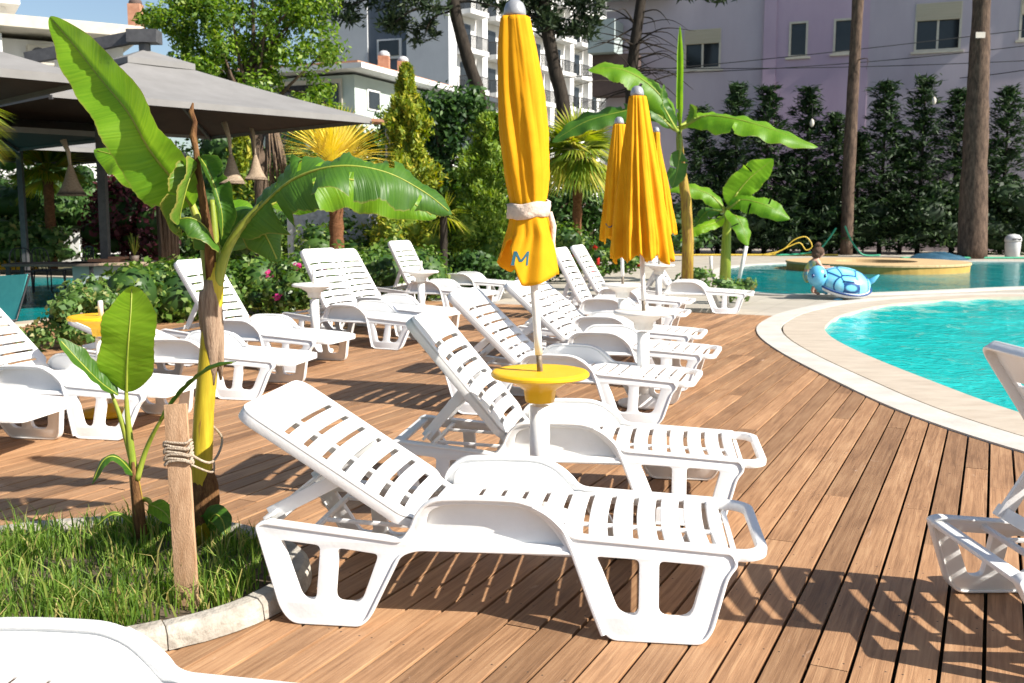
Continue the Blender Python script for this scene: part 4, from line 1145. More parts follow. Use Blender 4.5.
# wooden stake and its rope
k0 = at(188, 604, .07); k1 = atY(175.5, 404, k0.y + .10)
stake = thing('wooden_stake', 'rough flat wooden stake propped beside the yellow banana stem, rope wound round it', 'stake', k0)
sm = MB(); sm.bar((0, 0, -.05), k1 - k0, .022, .090, up=(1, 0, 0)); sm.build('post', 'stake', stake, False, .004)
tag(stake, cat='stake')
rp_ = thing('rope', 'beige rope wound round the top of the wooden stake and tied to the banana stem', 'rope', k0 + (k1 - k0) * .72)
rm = MB(); pts = []
ax = (k1 - k0)
for i in range(150):
    t = i / 149; th = t * 2 * math.pi * 7
    c = ax * (-.02 + .115 * t + .008 * math.sin(i * .9))
    sq = lambda v_, e: math.copysign(abs(v_) ** e, v_)
    pts.append(c + Vector((sq(math.cos(th), .45) * .054, sq(math.sin(th), .45) * .020, .004 * math.sin(th * 1.5))))
rm.tube(pts, .0055, 6)
e0 = rp_.location
tb = atY(222, 438, YB - .05) - e0; tb2 = atY(206, 420, YB + .06) - e0
rm.tube(catmull([ax * .03 + Vector((.05, -.01, 0)), ax * .02 + Vector((.10, .1, -.05)), tb, tb2], 6), .0055, 6)
rm.tube(catmull([ax * -.02 + Vector((.05, -.01, 0)), ax * -.10 + Vector((.09, .12, 0)), atY(214, 462, YB - .06) - e0], 6), .0045, 6)
rm.build('rope_coil', 'rope', rp_, True)

# ------------------------------------------------------------------ banana plants by the far pool
def far_banana(base, label, trunk_pts, tr_r, leaves, seed):
    t = thing('banana_plant', label, 'banana plant', base)
    Y0 = base.y
    g = lambda u, v, dy=0.0: atY(u, v, Y0 + dy) - base
    s = MB(); s.tube([g(*p) for p in trunk_pts], tr_r, 12); s.build('stem', 'bstem' if seed < 5 else 'bgreen', t, True)
    for i, (pts, wd, mt, up, fo, dr) in enumerate(leaves):
        P = [g(*p) for p in pts]
        banana_leaf(t, P, wd, mt, up=up, fold=fo, droop=dr, ripple=.08, tears=2 if i % 2 else 1, seed=seed + i, base=.2)
        pm = MB(); c = g(*trunk_pts[-1]); c2 = g(*trunk_pts[-2])
        pm.tube(catmull([c2, c, P[0], P[1]], 4), [.07 - .0043 * k for k in range(13)], 7); pm.build('petiole', 'bgreen', t, True)
    return t
far_banana(at(687, 292, 0), 'tall banana plant with a rolled vertical leaf behind the wide parasol', [(687, 292), (688, 240), (686, 200), (681, 165), (679, 132)], [.125, .12, .11, .085, .055], [
    ([(680, 128), (679.5, 100), (680, 70), (680, 50), (680, 26)], .26, 'leaf_b', (-.2, -1, 0), .95, 0),
    ([(674, 124), (662, 98), (640, 78), (615, 68), (588, 70)], .80, 'leaf_b', (.1, -.75, .7), 0, .5),
    ([(672, 128), (650, 108), (620, 112), (585, 122), (552, 142)], .62, 'leaf_bd', (0, -.6, .8), .05, .35),
    ([(686, 126, -.2), (706, 116, -.5), (740, 120, -.9), (780, 132, -1.1), (818, 147, -1.2)], .72, 'leaf_b', (0, -.7, .8), 0, .5),
    ([(684, 124, .3), (702, 116, .5), (722, 116, .7), (745, 124, .8), (764, 138, .9)], .55, 'leaf_bl', (0, -.7, .8), 0, .5),
    ([(676, 130, -.2), (664, 108, -.3), (662, 94, -.3), (664, 84, -.3)], .30, 'leaf_bd', (.7, -.7, 0), .4, 0),
    ([(688, 126), (693, 118), (694, 110), (690, 104)], .24, 'leaf_br', (-.7, -.7, 0), .5, 0),
    ([(680, 150, -.3), (679, 160, -.4), (677, 172, -.45), (672, 188, -.45)], .40, 'leaf_bd', (.3, -1, .1), .2, .2)], 2)
far_banana(at(725, 281, 0), 'small banana plant with spread leaves beside the far pool', [(725, 281), (726, 250), (727, 225), (727, 210)], [.14, .12, .10, .06], [
    ([(729, 206), (738, 192), (750, 178), (762, 168), (773, 159)], .78, 'leaf_bl', (-.5, -.9, .3), .1, 0),
    ([(730, 208, -.2), (740, 200, -.3), (756, 202, -.5), (772, 208, -.6), (790, 219, -.6)], .62, 'leaf_b', (0, -.8, .7), 0, .35),
    ([(724, 208), (712, 196), (698, 190), (682, 187), (668, 191)], .50, 'leaf_b', (0, -.8, .7), .05, .4),
    ([(724, 216, -.2), (716, 222, -.4), (704, 226, -.6), (692, 232, -.6), (680, 241, -.6)], .34, 'leaf_bl', (0, -.8, .7), .1, .3),
    ([(730, 214, -.2), (736, 216, -.5), (742, 226, -.6), (748, 246, -.65)], .48, 'leaf_b', (.4, -1, .1), .1, .35),
    ([(722, 212, .3), (712, 210, .6), (704, 214, .8), (696, 225, .9)], .45, 'leaf_bd', (0, -.8, .7), 0, .4)], 7)
for lab, u, v0, v1, du in (('short white post leaning beside the small banana plant', 744, 284, 246, 6), ('short grey post left of the small banana plant', 711, 272, 256, 0)):
    b = at(u - du, v0, 0); t = thing('plant_post', lab, 'post', b)
    s = MB(); s.tube([(0, 0, 0), atY(u + du * .4, v1, b.y) - b], .045, 8); s.build('post', 'pole', t, True)
shrub('weed_clump', 'fresh green weeds at the foot of the tall banana plant', 'plant', (*at(697, 290).to_2d(), .0), (.45, .35, .22), 260, .11, 'vine', 31, 8)
shrub('weed_clump', 'light green weeds at the deck edge under the far lounger', 'plant', (*at(730, 303).to_2d(), .0), (.5, .3, .28), 300, .10, 'vine', 32, 8)

# ------------------------------------------------------------------ hedge, flowers and bushes on the left
def hedge_row():
    t = thing('clipped_hedge', 'long leafy clipped hedge behind the left row of loungers', 'hedge', (-4.2, 15.4, 0))
    bl = []
    rd = random.Random(8)
    A_, B_ = Vector((-5.75, 14.4)), Vector((-1.7, 18.6))
    for i in range(46):
        k = i / 45; p = A_.lerp(B_, k)
        bl.append(((p.x + 4.2 + rd.uniform(-.18, .18), p.y - 15.4 + rd.uniform(-.3, .3), rd.uniform(.30, .58)), (rd.uniform(.40, .52), rd.uniform(.45, .6), rd.uniform(.38, .52))))
    leafy(bl, 15000, .105, 'hedge', t, 'foliage', shell=.4, zmin=.0, aspect=.62)
    core_mesh(bl, 'bush', t, .80)
hedge_row()
shrub('rose_bush', 'straggly light green climbing bush in front of the garden pool at the left', 'bush', (*at(58, 350).to_2d(), 0), (.62, .5, .42), 800, .075, 'vine', 41, 9, .30, aspect=.7)
shrub('rose_bush', 'young yellow green bush beside the left yellow table', 'bush', (*at(86, 345).to_2d(), .0), (.5, .5, .42), 900, .075, 'vine', 42, 10, .4, aspect=.7)
shrub('flowering_bush', 'green bush with bright pink roses behind the white pair of loungers', 'bush', (*at(288, 330).to_2d(), 0), (.6, .4, .55), 1300, .09, 'hedge', 43, 10, .45, flowers=('pink_f', 4, .075))
shrub('flowering_bush', 'low bush covered in red flowers left of the parasol poles', 'bush', (*at(612, 282).to_2d(), 0), (.8, .5, .42), 1200, .10, 'hedge', 44, 10, .45, flowers=('red_f', 8, .09))
for i, (u, v, rx, rz, lab) in enumerate([(392, 292, .9, .55, 'mid green bush right of the raised pair of loungers'), (470, 290, 1.1, .38, 'low dark bush behind the flat lounger'), (555, 282, 1.0, .75, 'rounded bush behind the front parasol band'), (345, 280, 1.3, .80, 'leafy bush round the yellow palm trunk'), (265, 272, 1.5, .95, 'light bush with pale flecks behind the clipped hedge')]):
    p = at(u, v)
    shrub('garden_bush', lab, 'bush', (p.x, p.y, 0), (rx, rx * .7, rz), 2200, .12, 'hedge' if i != 1 else 'bush', 50 + i, 14, .42)

def conifer(label, base, h, r, n, mat, seed, taper=.8, size=.20, name='conifer', lean=0.0, core='bush', flare=0.0, tip=1.0):
    t = thing(name, label, 'tree', base)
    tr = MB(); tr.tube([(0, 0, 0), (0, 0, h * .5), (0, 0, h * .93)], [r * .10, r * .07, .012], 8); tr.build('trunk', 'bark_dark', t, True)
    k = rng.random(n) ** .85
    z = h * (.02 + .97 * k)
    rad = r * (1 - k) ** taper * (1 + flare * np.sin(k * 23 + seed) * .25) + .03
    ang = rng.random(n) * 2 * math.pi
    lob = 1 + .28 * np.sin(5 * ang + k * 14 + seed) + .20 * np.sin(9 * ang - 31 * k) + .22 * np.sin(3 * ang + 47 * k)
    q = (.45 + .6 * rng.random(n) ** .6) * lob
    x, y = rad * q * np.cos(ang), rad * q * np.sin(ang)
    C = np.stack([x, y, z], 1)
    out = np.stack([np.cos(ang), np.sin(ang), np.full(n, .0)], 1)
    nr = out * .5 + rng.normal(size=(n, 3)) * .6
    dr = out * .75 + np.array([0, 0, tip]) + rng.normal(size=(n, 3)) * .25
    L_ = size * (.6 + .8 * rng.random(n))
    mobj('foliage', leaves_mesh('foliage', C, nr, L_, L_ * .34, .2, dr), mat, t)
    c = MB(); c.lathe([(r * .5, h * .02), (r * .55, h * .2), (r * .36, h * .5), (r * .16, h * .75), (.02, h * .9)], 9); c.build('foliage_core', core, t, True)  # added solid filler cone, keeps light from showing through the sprays
    return t
def px_tree(u, vtop, Y):
    p = atY(u, vtop, Y); return Vector((p.x, p.y, 0)), p.z
b, h = px_tree(406, 62, 24.5); conifer('tall pointed golden conifer in the middle of the garden', b, h, .78, 14000, 'gold', 3, .62, .155, core='lime', flare=1.2)
b, h = px_tree(491, 112, 23.0); conifer('bright green columnar conifer just left of the front parasol', b, h, .80, 12000, 'lime', 4, .38, .14, core='lime', flare=.8)
b, h = px_tree(462, 168, 24.5); conifer('shorter green conifer left of the columnar one', b, h, .70, 3200, 'hedge', 5, .5, .22, core='bush', flare=.5)
b, h = px_tree(242, 110, 34); conifer('small yellow conifer tip between the leafy tree and the grey canopy', b, h, .8, 1500, 'gold', 6, .7, .3, core='lime')
shrub('golden_bush', 'rounded golden green bush at the foot of the tall golden conifer', 'bush', (*at(404, 284).to_2d(), 0), (1.05, .8, .95), 5000, .11, 'gold', 61, 16, .42, core='lime', aspect=.4)
shrub('golden_bush', 'lime green bush below the columnar conifer', 'bush', (*at(482, 285).to_2d(), 0), (.8, .7, .9), 3000, .13, 'lime', 62, 14, .42, core='lime', aspect=.4)

def broad_tree(label, base, trunk, tr_r, crown, n, size, mat, seed, nb=26, k=.32, limbs=9, bark='bark', name='broadleaf_tree', core=.45, aspect=.5):
    t = thing(name, label, 'tree', base)
    s = MB(); s.tube(catmull(trunk, 4), [tr_r[0] + (tr_r[1] - tr_r[0]) * i / (4 * (len(trunk) - 1)) for i in range(4 * (len(trunk) - 1) + 1)], 10)
    s.build('trunk', bark, t, True)
    bl = []
    for j, (c, r) in enumerate(crown): bl += lump(c, r, nb // len(crown), k, seed + j)
    rd = random.Random(seed); top = Vector(trunk[-1]); mid = Vector(trunk[len(trunk) // 2])
    for j in range(limbs):
        e = Vector(bl[(j * 3) % len(bl)][0]); a = mid.lerp(top, rd.random())
        lm = MB(); lm.tube(catmull([a, a.lerp(e, .4) + Vector((rd.uniform(-.2, .2), rd.uniform(-.2, .2), .25)), e], 5), [tr_r[1] * .8 * (1 - .085 * i) for i in range(11)], 7)
        lm.build('limb', bark, t, True)
    leafy(bl, n, size, mat, t, 'crown', shell=.9, aspect=aspect)
    return t
bt = atY(258, 230, 26); bt.z = 0
def rel(u, v, Y, b_): return atY(u, v, Y) - b_
broad_tree('large leafy tree with light green crown rising behind the grey canopies', bt, [(0, 0, 0), rel(262, 200, 26, bt), rel(258, 150, 26, bt), rel(250, 105, 26, bt), rel(246, 60, 26, bt)], (.22, .10),
           [(rel(250, 60, 26, bt), (1.6, 1.6, 1.5)), (rel(200, 30, 26, bt), (1.4, 1.3, 1.1)), (rel(300, 45, 26, bt), (1.5, 1.4, 1.3)), (rel(260, -10, 26, bt), (2.2, 1.6, 1.2)), (rel(310, 105, 26, bt), (1.1, 1.2, .9)), (rel(210, 75, 26, bt), (1.2, 1.3, .8)), (rel(170, 20, 26, bt), (.9, 1.0, .6))], 21000, .13, 'tree', 71, 98, .28, 22)
b2 = atY(440, 240, 29); b2.z = 0
broad_tree('dark green tree between the golden conifer and the leaning pine trunk', b2, [(0, 0, 0), (0, 0, 1.6), rel(440, 130, 29, b2)], (.16, .06), [(rel(445, 140, 29, b2), (1.1, 1.1, 1.5)), (rel(470, 120, 29, b2), (.9, 1, .9)), (rel(425, 190, 29, b2), (1.2, 1, 1.0))], 5500, .20, 'bush', 72, 36, .4, 6)
b3 = atY(590, 240, 31); b3.z = 0
broad_tree('dark bushy tree behind the middle parasols', b3, [(0, 0, 0), (0, 0, 1.2), rel(590, 190, 31, b3)], (.16, .06), [(rel(575, 220, 31, b3), (1.6, 1.1, 1.2)), (rel(615, 205, 31, b3), (1.3, 1, 1.5)), (rel(540, 210, 31, b3), (1.2, 1, 1.4))], 5500, .20, 'bush', 73, 36, .42, 6)
b4 = atY(330, 240, 32); b4.z = 0
broad_tree('green broadleaf tree behind the yellow palm', b4, [(0, 0, 0), (0, 0, 1.5), rel(330, 160, 32, b4)], (.16, .06), [(rel(330, 160, 32, b4), (1.8, 1.1, 1.2)), (rel(385, 130, 32, b4), (1.3, 1, .9)), (rel(290, 190, 32, b4), (1.5, 1, 1.2))], 5200, .22, 'hedge', 74, 33, .42, 6)
# dark planting under the canopies
for i, (u, vt, Y, rx, mt, lab) in enumerate([(30, 190, 33, 3.2, 'bush', 'dense dark shrub behind the garden tables at the far left'), (128, 168, 30, 1.6, 'maroon', 'maroon leaved shrub behind the canopy post'), (95, 150, 34, 2.2, 'bush', 'tall dark evergreen shrub under the grey canopies'), (200, 190, 31, 2.2, 'bush', 'dark shrub behind the reed bundle'), (160, 160, 35, 2.4, 'bush', 'deep green shrub between the canopies and the white house'), (-60, 170, 30, 3.0, 'bush', 'dark shrub at the left edge under the canopies'), (300, 215, 34, 2.4, 'hedge', 'bush beside the rough grey garden wall'), (225, 215, 27, 1.4, 'hedge', 'sunlit bush between the reed bundle and the hedge'), (20, 215, 29, 1.8, 'vine', 'sunlit pale green bush beyond the garden pool'), (15, 140, 36, 2.6, 'bush', 'tall dark tree mass at the far left below the white house'), (218, 128, 36, 2.2, 'bush', 'tall dark shrub behind the wicker shades'), (285, 130, 36, 2.0, 'bush', 'dark evergreen behind the dry hanging fronds')]):
    p = atY(u, vt, Y); hh = p.z / 2
    shrub('garden_shrub', lab, 'shrub', (p.x, p.y, 0), (rx, 1.2, hh), 3200, .19, mt, 80 + i, 20, .40)
for i, (u, vt, Y, rx, lab) in enumerate([(500, 205, 34, 3.4, 'dark shrub mass behind the columnar conifer'), (640, 215, 35, 2.6, 'dark shrub behind the tall banana plant'), (400, 205, 35, 3.0, 'dark shrub behind the rough grey wall')]):
    p = atY(u, vt, Y); hh = p.z / 2
    shrub('garden_shrub', lab, 'shrub', (p.x, p.y, 0), (rx, 1.2, hh), 3600, .21, 'bush', 95 + i, 20, .40)

# ------------------------------------------------------------------ palms
def fan_palm(label, base, crown, trunk_r, nf, L_, mat, seed, leaflets=26, spread=1.25, up=.2, hang=.0, pet=.45, trunk_mat='palm_bark', lw=.05):
    rd = random.Random(seed); t = thing('palm_tree', label, 'palm', base)
    tr = MB(); n = 14
    tr.tube([crown * (i / n) for i in range(n + 1)], [trunk_r * (1.12 if i % 2 else .95) for i in range(n + 1)], 10); tr.build('trunk', trunk_mat, t, True)
    for f in range(nf):
        az = 2 * math.pi * (f * .382) + rd.uniform(-.2, .2); el = up + (f / nf) * (1.45 - up) * .95 if hang == 0 else rd.uniform(-hang, 1.3)
        d = Vector((math.cos(az) * math.cos(el), math.sin(az) * math.cos(el), math.sin(el)))
        pl = pet * L_; o = crown + d * pl - Vector((0, 0, .05 * L_))
        mb = MB(); mb.tube([crown, crown + d * pl * .5, o], [.016, .012, .009], 5)
        sd = d.cross(Vector((0, 0, 1))); sd.normalize(); nn = sd.cross(d)
        for j in range(leaflets):
            a = (j / (leaflets - 1) - .5) * 2 * spread
            dd = (d * math.cos(a) + sd * math.sin(a) + nn * .12 * math.cos(3 * a)).normalized()
            l = L_ * (.75 + .25 * math.cos(a)) * rd.uniform(.9, 1.08)
            sag = (.10 + .35 * (1 - max(0, math.sin(el)))) * l
            wv = dd.cross(nn).normalized() * lw * L_
            p1 = o + dd * l * .5 - Vector((0, 0, sag * .2)); p2 = o + dd * l - Vector((0, 0, sag))
            mb.add([o - wv * .3, o + wv * .3, p1 + wv * .6, p1 - wv * .6, p2], [(0, 1, 2, 3), (3, 2, 4)])
        mb.build('frond', mat, t)
    return t
bp2 = atY(337, 250, 22); bp2.z = 0
fan_palm('fan palm with bright yellow fronds behind the long arching banana leaf', bp2, Vector((0, 0, atY(336, 166, 22).z)), .15, 13, 1.35, 'palm_y', 5, leaflets=15, up=.22, pet=.22, lw=.026, spread=.75)
bp2 = atY(577, 250, 27); bp2.z = 0
fan_palm('green and yellow fan palm right of the front parasol', bp2, Vector((0, 0, atY(577, 152, 27).z)), .12, 30, 1.2, 'palm_g', 6, hang=.75, pet=.35)
bp2 = atY(444, 280, 20.5); bp2.z = 0
fan_palm('small spiky dark cordyline with a thin trunk left of the columnar conifer', bp2, Vector((0, 0, atY(444, 215, 20.5).z)), .075, 9, .62, 'palm_g', 7, leaflets=7, spread=.6, hang=.5, pet=.1, trunk_mat='bark_dark')
bp2 = Vector((-6.15, 11.0, 0))
fan_palm('palm at the left edge with pale green frond tips in view', bp2, Vector((0, 0, 2.75)), .12, 14, .55, 'palm_g', 8, hang=.6, pet=.4)
bp2 = atY(52, 250, 29); bp2.z = 0
fan_palm('low green palm seen under the grey canopies', bp2, Vector((0, 0, atY(52, 172, 29).z)), .14, 18, 1.0, 'palm_g', 9, hang=.6, pet=.35)

# ------------------------------------------------------------------ pines and the cypress row
def pine_trunk(label, pts, rads, base, mat='bark_pine', clumps=(), twigs=(), seed=0):
    t = thing('pine_tree', label, 'tree', base)
    n = 5 * (len(pts) - 1)
    s = MB(); C = catmull(pts, 5); rr = [rads[0] + (rads[1] - rads[0]) * i / n for i in range(n + 1)]
    rd = random.Random(seed); rr = [r * rd.uniform(.95, 1.06) for r in rr]
    s.tube(C, rr, 14); s.build('trunk', mat, t, True)
    for a, e, r in twigs:
        m_ = a.lerp(e, .5) + Vector((rd.uniform(-.3, .3), rd.uniform(-.3, .3), rd.uniform(0, .4)))
        tw = MB(); tw.tube(catmull([a, m_, e], 5), [r * (1 - .085 * i) for i in range(11)], 6)
        tw.build('branch', mat, t, True)
    if clumps:
        bl = []
        for j, (c, r) in enumerate(clumps): bl += lump(c, r, 9, .42, seed + j)
        n = 620 * len(clumps)
        P, d, ix = blob_points(bl, n, 1.0)
        nr = rng.normal(size=(n, 3)); L_ = .30 * (.6 + .8 * rng.random(n))
        mobj('crown', leaves_mesh('crown', P, nr, L_, L_ * .28, .2, d + np.array([0, 0, .3])), 'pine', t)
    return t
def pine_at(label, base_px, Y, pts, rads, clumps, tw, seed, mat='bark_dark'):
    b_ = atY(base_px[0], base_px[1], Y); b_.z = 0
    P = [Vector((0, 0, 0))] + [rel(u, v, Y, b_) for u, v in pts]
    C_ = [(rel(u, v, Y + dy, b_), r) for u, v, dy, r in clumps]
    T_ = [(rel(a[0], a[1], Y, b_), rel(e[0], e[1], Y + dy, b_), r) for a, e, dy, r in tw]
    return pine_trunk(label, P, rads, b_, mat, C_, T_, seed)
pine_at('leaning dark pine with its trunk crossing the white apartment block', (498, 250), 37, [(482, 112), (468, 60), (454, 5), (448, -60), (444, -130)], (.25, .19),
        [(350, 8, 0, (1.3, 1, .7)), (390, 20, 1, (1.1, 1, .8)), (370, -25, 0, (1.6, 1, .9)), (420, -5, -1, (1.3, 1, .8)), (470, -20, 0, (1.5, 1.2, .7)), (425, 30, 1, (.7, .8, .6)), (500, 0, 1, (1.0, 1, .5))],
        [((455, 8), (395, 22), 0, .09), ((452, -20), (350, 5), 0, .10), ((454, 2), (500, 8), 0, .07), ((456, 10), (425, 36), 0, .05)], 1)
pine_at('dark pine just right of the front parasol tip', (580, 250), 39, [(564, 112), (555, 70), (546, 20), (540, -40), (536, -120)], (.28, .22),
        [(545, 20, 0, (1.0, 1, .8)), (575, 25, 0, (1.0, 1, .7)), (560, -10, 0, (1.6, 1, .9)), (530, 10, 0, (.8, .9, .6)), (590, 0, 0, (.8, 1, .7)), (510, -25, 0, (1.2, 1, .6))],
        [((548, 35), (585, 28), 0, .08), ((545, 20), (522, 12), 0, .07), ((550, 45), (520, 30), 0, .05)], 2)
tw = []
rt = random.Random(12)
for i in range(46):
    v = rt.uniform(10, 100); sd = rt.choice((-1, 1)); l = rt.uniform(18, 62)
    tw.append(((636 - (v - 0) * .04, v), (636 + sd * l, v - rt.uniform(-26, 22)), rt.uniform(-1.5, 1), rt.uniform(.022, .05)))
pine_at('bare dark pine with thin dead twigs in front of the lilac house', (626, 250), 41, [(630, 118), (633, 60), (641, 0), (648, -80)], (.24, .19), [(625, -25, 0, (1.6, 1, .5)), (705, -8, 0, (1.6, 1, .4))], tw, 3)
pine_at('straight pine trunk in front of the pink house left of its wide window', (846, 256), 39.5, [(849, 170), (853, 90), (858, 0), (862, -90)], (.25, .20), [], [((856, 40), (860, 52), -.3, .04), ((851, 62), (866, 70), -.3, .03)], 4, 'bark_pine')
pine_at('thick pine trunk by the grey bin with a small white tag', (972, 259), 36.4, [(974, 180), (977, 110), (980, 40), (982, -10), (984, -90)], (.50, .22), [], [], 5, 'bark_pine')
tp_ = atY(980.5, 35, 35.92); s = thing('tree_tag', 'small white tag nailed to the thick pine trunk', 'tag', tp_)
mb = MB(); mb.box((0, 0, 0), (.33, .02, .20)); mb.build('plate', 'lantern', s)
for u, vt, rr, sd in ((701, 104, 1.0, 1), (738, 80, 1.15, 2), (769, 84, 1.15, 3), (809, 84, 1.2, 4), (836, 110, 1.0, 5), (887, 77, 1.35, 6), (926, 74, 1.35, 7), (960, 86, 1.2, 8), (1010, 84, 1.35, 9), (860, 130, 1.0, 10), (720, 150, 1.3, 11), (788, 150, 1.3, 12), (905, 135, 1.3, 13), (985, 140, 1.3, 14), (752, 165, 1.3, 15), (823, 170, 1.2, 16)):
    b, h = px_tree(u, vt, 40.6)
    lab = {1: 'dark cypress farthest left in the row before the lilac house', 2: 'dark cypress second from the left in the row', 3: 'dark cypress right of the rolled banana leaf, third in the row', 4: 'dark cypress with a white lantern left of the middle pine trunk',
           5: 'short dark cypress just left of the middle pine trunk', 6: 'broad dark cypress below the wide shuttered window, left one', 7: 'tallest dark cypress with a white lantern right of the wide window', 8: 'dark cypress just left of the thick pine trunk', 9: 'dark cypress by the right edge behind the bin', 10: 'lowest dark cypress behind the middle pine trunk', 11: 'short filler cypress between the first two dark cypresses', 12: 'half height cypress between the third and the lantern cypress', 13: 'half height cypress between the broad one and the tallest one', 14: 'half height cypress directly behind the thick pine trunk', 15: 'lowest filler cypress left of the banana leaf tip', 16: 'lowest filler cypress under the left white lantern'}[sd]
    t = thing('cypress', lab, 'tree', b, 0, 'dark cypresses in the row before the pink house')
    tr = MB(); tr.tube([(0, 0, 0), (0, 0, h * .5), (.03, 0, h * .95)], [.10, .07, .015], 7); tr.build('trunk', 'bark_dark', t, True)
    nbz = int(h * 8); rd = random.Random(sd * 7)
    C = []; D = []
    for k in range(nbz):
        f = k / nbz; z = h * (.03 + .95 * f); L_ = rr * 1.3 * (1.12 - f) ** .7 * rd.uniform(.45, 1.25)
        a0 = k * 2.4 + rd.uniform(-.4, .4)
        for m_ in range(3):
            az = a0 + m_ * 2.09 + rd.uniform(-.3, .3); d = Vector((math.cos(az), math.sin(az), .32 + .3 * f)).normalized()
            for q_ in range(30):
                s_ = rd.random() ** .7
                p = d * L_ * (.12 + .95 * s_); p += Vector((rd.gauss(0, .08), rd.gauss(0, .08), rd.gauss(-.03, .045))) * (.5 + s_)
                C.append((p.x, p.y, z + p.z - .18 * s_ * s_ * L_)); D.append((d.x, d.y, d.z * .7 + rd.uniform(-.3, .3)))
    C = np.array(C); D = np.array(D); n = len(C); L_ = .32 * (.5 + .9 * rng.random(n))
    mobj('foliage', leaves_mesh('foliage', C, rng.normal(size=(n, 3)) * .5 + np.array([0, 0, .9]), L_, L_ * .22, .15, D), 'cypress', t)
for i, (u, vt, Y, rx, lab) in enumerate([(715, 185, 40.2, 2.4, 'dark low shrub left below the cypress row'), (800, 188, 40.4, 2.4, 'dark low shrub in the middle below the cypress row'), (880, 180, 40.4, 2.4, 'dark low shrub below the wide window'), (950, 185, 39.8, 2.0, 'dark low shrub left of the thick trunk'), (1030, 180, 39.6, 2.4, 'dark low shrub behind the bin')]):
    p = atY(u, vt, Y); hh = p.z / 2
    shrub('low_shrub', lab, 'shrub', (p.x, p.y, 0), (rx, .9, hh), 4200, .20, 'cypress', 110 + i, 18, .42, core='cypress')
for u, v, Y, lab in ((812, 123, 39.3, 'small white paper lantern hanging in the cypress left of the middle trunk'), (934, 101, 39.2, 'small white paper lantern hanging in the tallest cypress')):
    p = atY(u, v, Y); t = thing('hanging_lantern', lab, 'lantern', p)
    m_ = MB(); m_.lathe([(.02, .16), (.07, .09), (.09, 0), (.065, -.10), (.02, -.15)], 10); m_.build('shade', 'lantern', t, True)
    m_ = MB(); m_.tube([(0, 0, .2), (0, 0, .75)], .008, 5); m_.build('cord', 'cable', t)

# ------------------------------------------------------------------ pink and lilac house
PD = Vector((.93, -.36, 0)).normalized(); PN = Vector((PD.y, -PD.x, 0))
if PN.y > 0: PN = -PN
P0 = Vector((11.85, 46, 0))
house = thing('pink_house', 'pink and lilac rendered house in shade behind the cypress row', 'house', P0)
def hs(u, v):
    p = on_plane(u, v, P0, PN) - P0
    return p.dot(PD), p.z
HM = Matrix((PD, -PN, Vector((0, 0, 1)))).transposed()     # local (along, inward, up) -> world
def hbox(mb, s0, s1, z0, z1, d0, d1):
    """box along the facade; d measured outwards"""
    mb.box(HM @ Vector(((s0 + s1) / 2, -(d0 + d1) / 2, (z0 + z1) / 2)), (s1 - s0, d1 - d0, z1 - z0), HM)
WINS = [(684, 30, 721, 70, True), (789.5, 22, 808.5, 57.5, False), (834, 19, 857, 54, False), (916, 4, 963, 52, True), (1021, 0, 1075, 40, True)]
wl = []
for a, b_, c, d, sh in WINS:
    s0, z1 = hs(a, (b_ + 0)); s1, _ = hs(c, b_); _, z0 = hs(a, d); wl.append((s0, s1, z0, z1, sh))
def facade(name, s0, s1, z0, z1, mat, parent, wins, d=0.0, th=.3):
    """a wall with real openings"""
    us = sorted({s0, s1} | {w_[k] for w_ in wins for k in (0, 1) if s0 < w_[k] < s1}); zs = sorted({z0, z1} | {w_[k] for w_ in wins for k in (2, 3)})
    mb = MB()
    for i in range(len(us) - 1):
        for j in range(len(zs) - 1):
            um, zm = (us[i] + us[i + 1]) / 2, (zs[j] + zs[j + 1]) / 2
            if any(w_[0] < um < w_[1] and w_[2] < zm < w_[3] for w_ in wins): continue
            hbox(mb, us[i], us[i + 1], zs[j], zs[j + 1], d - th, d)
    return mb.build(name, mat, parent)
sA = hs(605, 100)[0]; sB = hs(866, 100)[0]; sC = hs(908, 100)[0]
facade('wall', sA, -.55, 0, 15, 'lilac', house, [wl[0]], d=-.12)
facade('wall', .0, sB, 0, 15, 'pink', house, [wl[1], wl[2]])
facade('wall', sB, 16, 0, 15, 'lilac', house, [wl[3], wl[4]], d=-.03)
mb = MB(); hbox(mb, -.548, -.002, 0, 15, -.25, .06); mb.build('corner_pilaster', 'pink', house)
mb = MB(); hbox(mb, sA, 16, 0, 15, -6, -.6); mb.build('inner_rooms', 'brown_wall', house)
mb = MB(); hbox(mb, sA - .3, 16.3, 15.02, 15.3, -6.3, .5); mb.build('roof', 'white_wall', house)
for s0, s1, z0, z1, sh in wl:
    d = -.12 if s1 < 0 else (-.03 if s0 > sB - .1 else 0.0)
    f = MB(); w0 = .09
    for a, b_, c, e in ((s0, s0 + w0, z0, z1), (s1 - w0, s1, z0, z1), (s0 + w0, s1 - w0, z0, z0 + w0), (s0 + w0, s1 - w0, z1 - w0, z1)): hbox(f, a, b_, c, e, d - .16, d + .03)
    if sh: hbox(f, (s0 + s1) / 2 - .045, (s0 + s1) / 2 + .045, z0 + w0, z1 - w0, d - .15, d - .02)
    win = f.build('window', 'cream_trim', house)
    g = MB(); hbox(g, s0 + w0, s1 - w0, z0 + w0, z1 - w0, d - .13, d - .10); g.build('pane', 'glass', win)
    if sh:
        k = MB(); hbox(k, s0 + w0 * .5, s1 - w0 * .5, z1 - (z1 - z0) * .36, z1 - .02, d - .09, d + .05); k.build('roller_shutter', 'beige_shutter', win)
    k = MB(); hbox(k, s0 - .12, s1 + .12, z0 - .09, z0 - .002, d - .1, d + .10); k.build('sill', 'cream_trim', win)
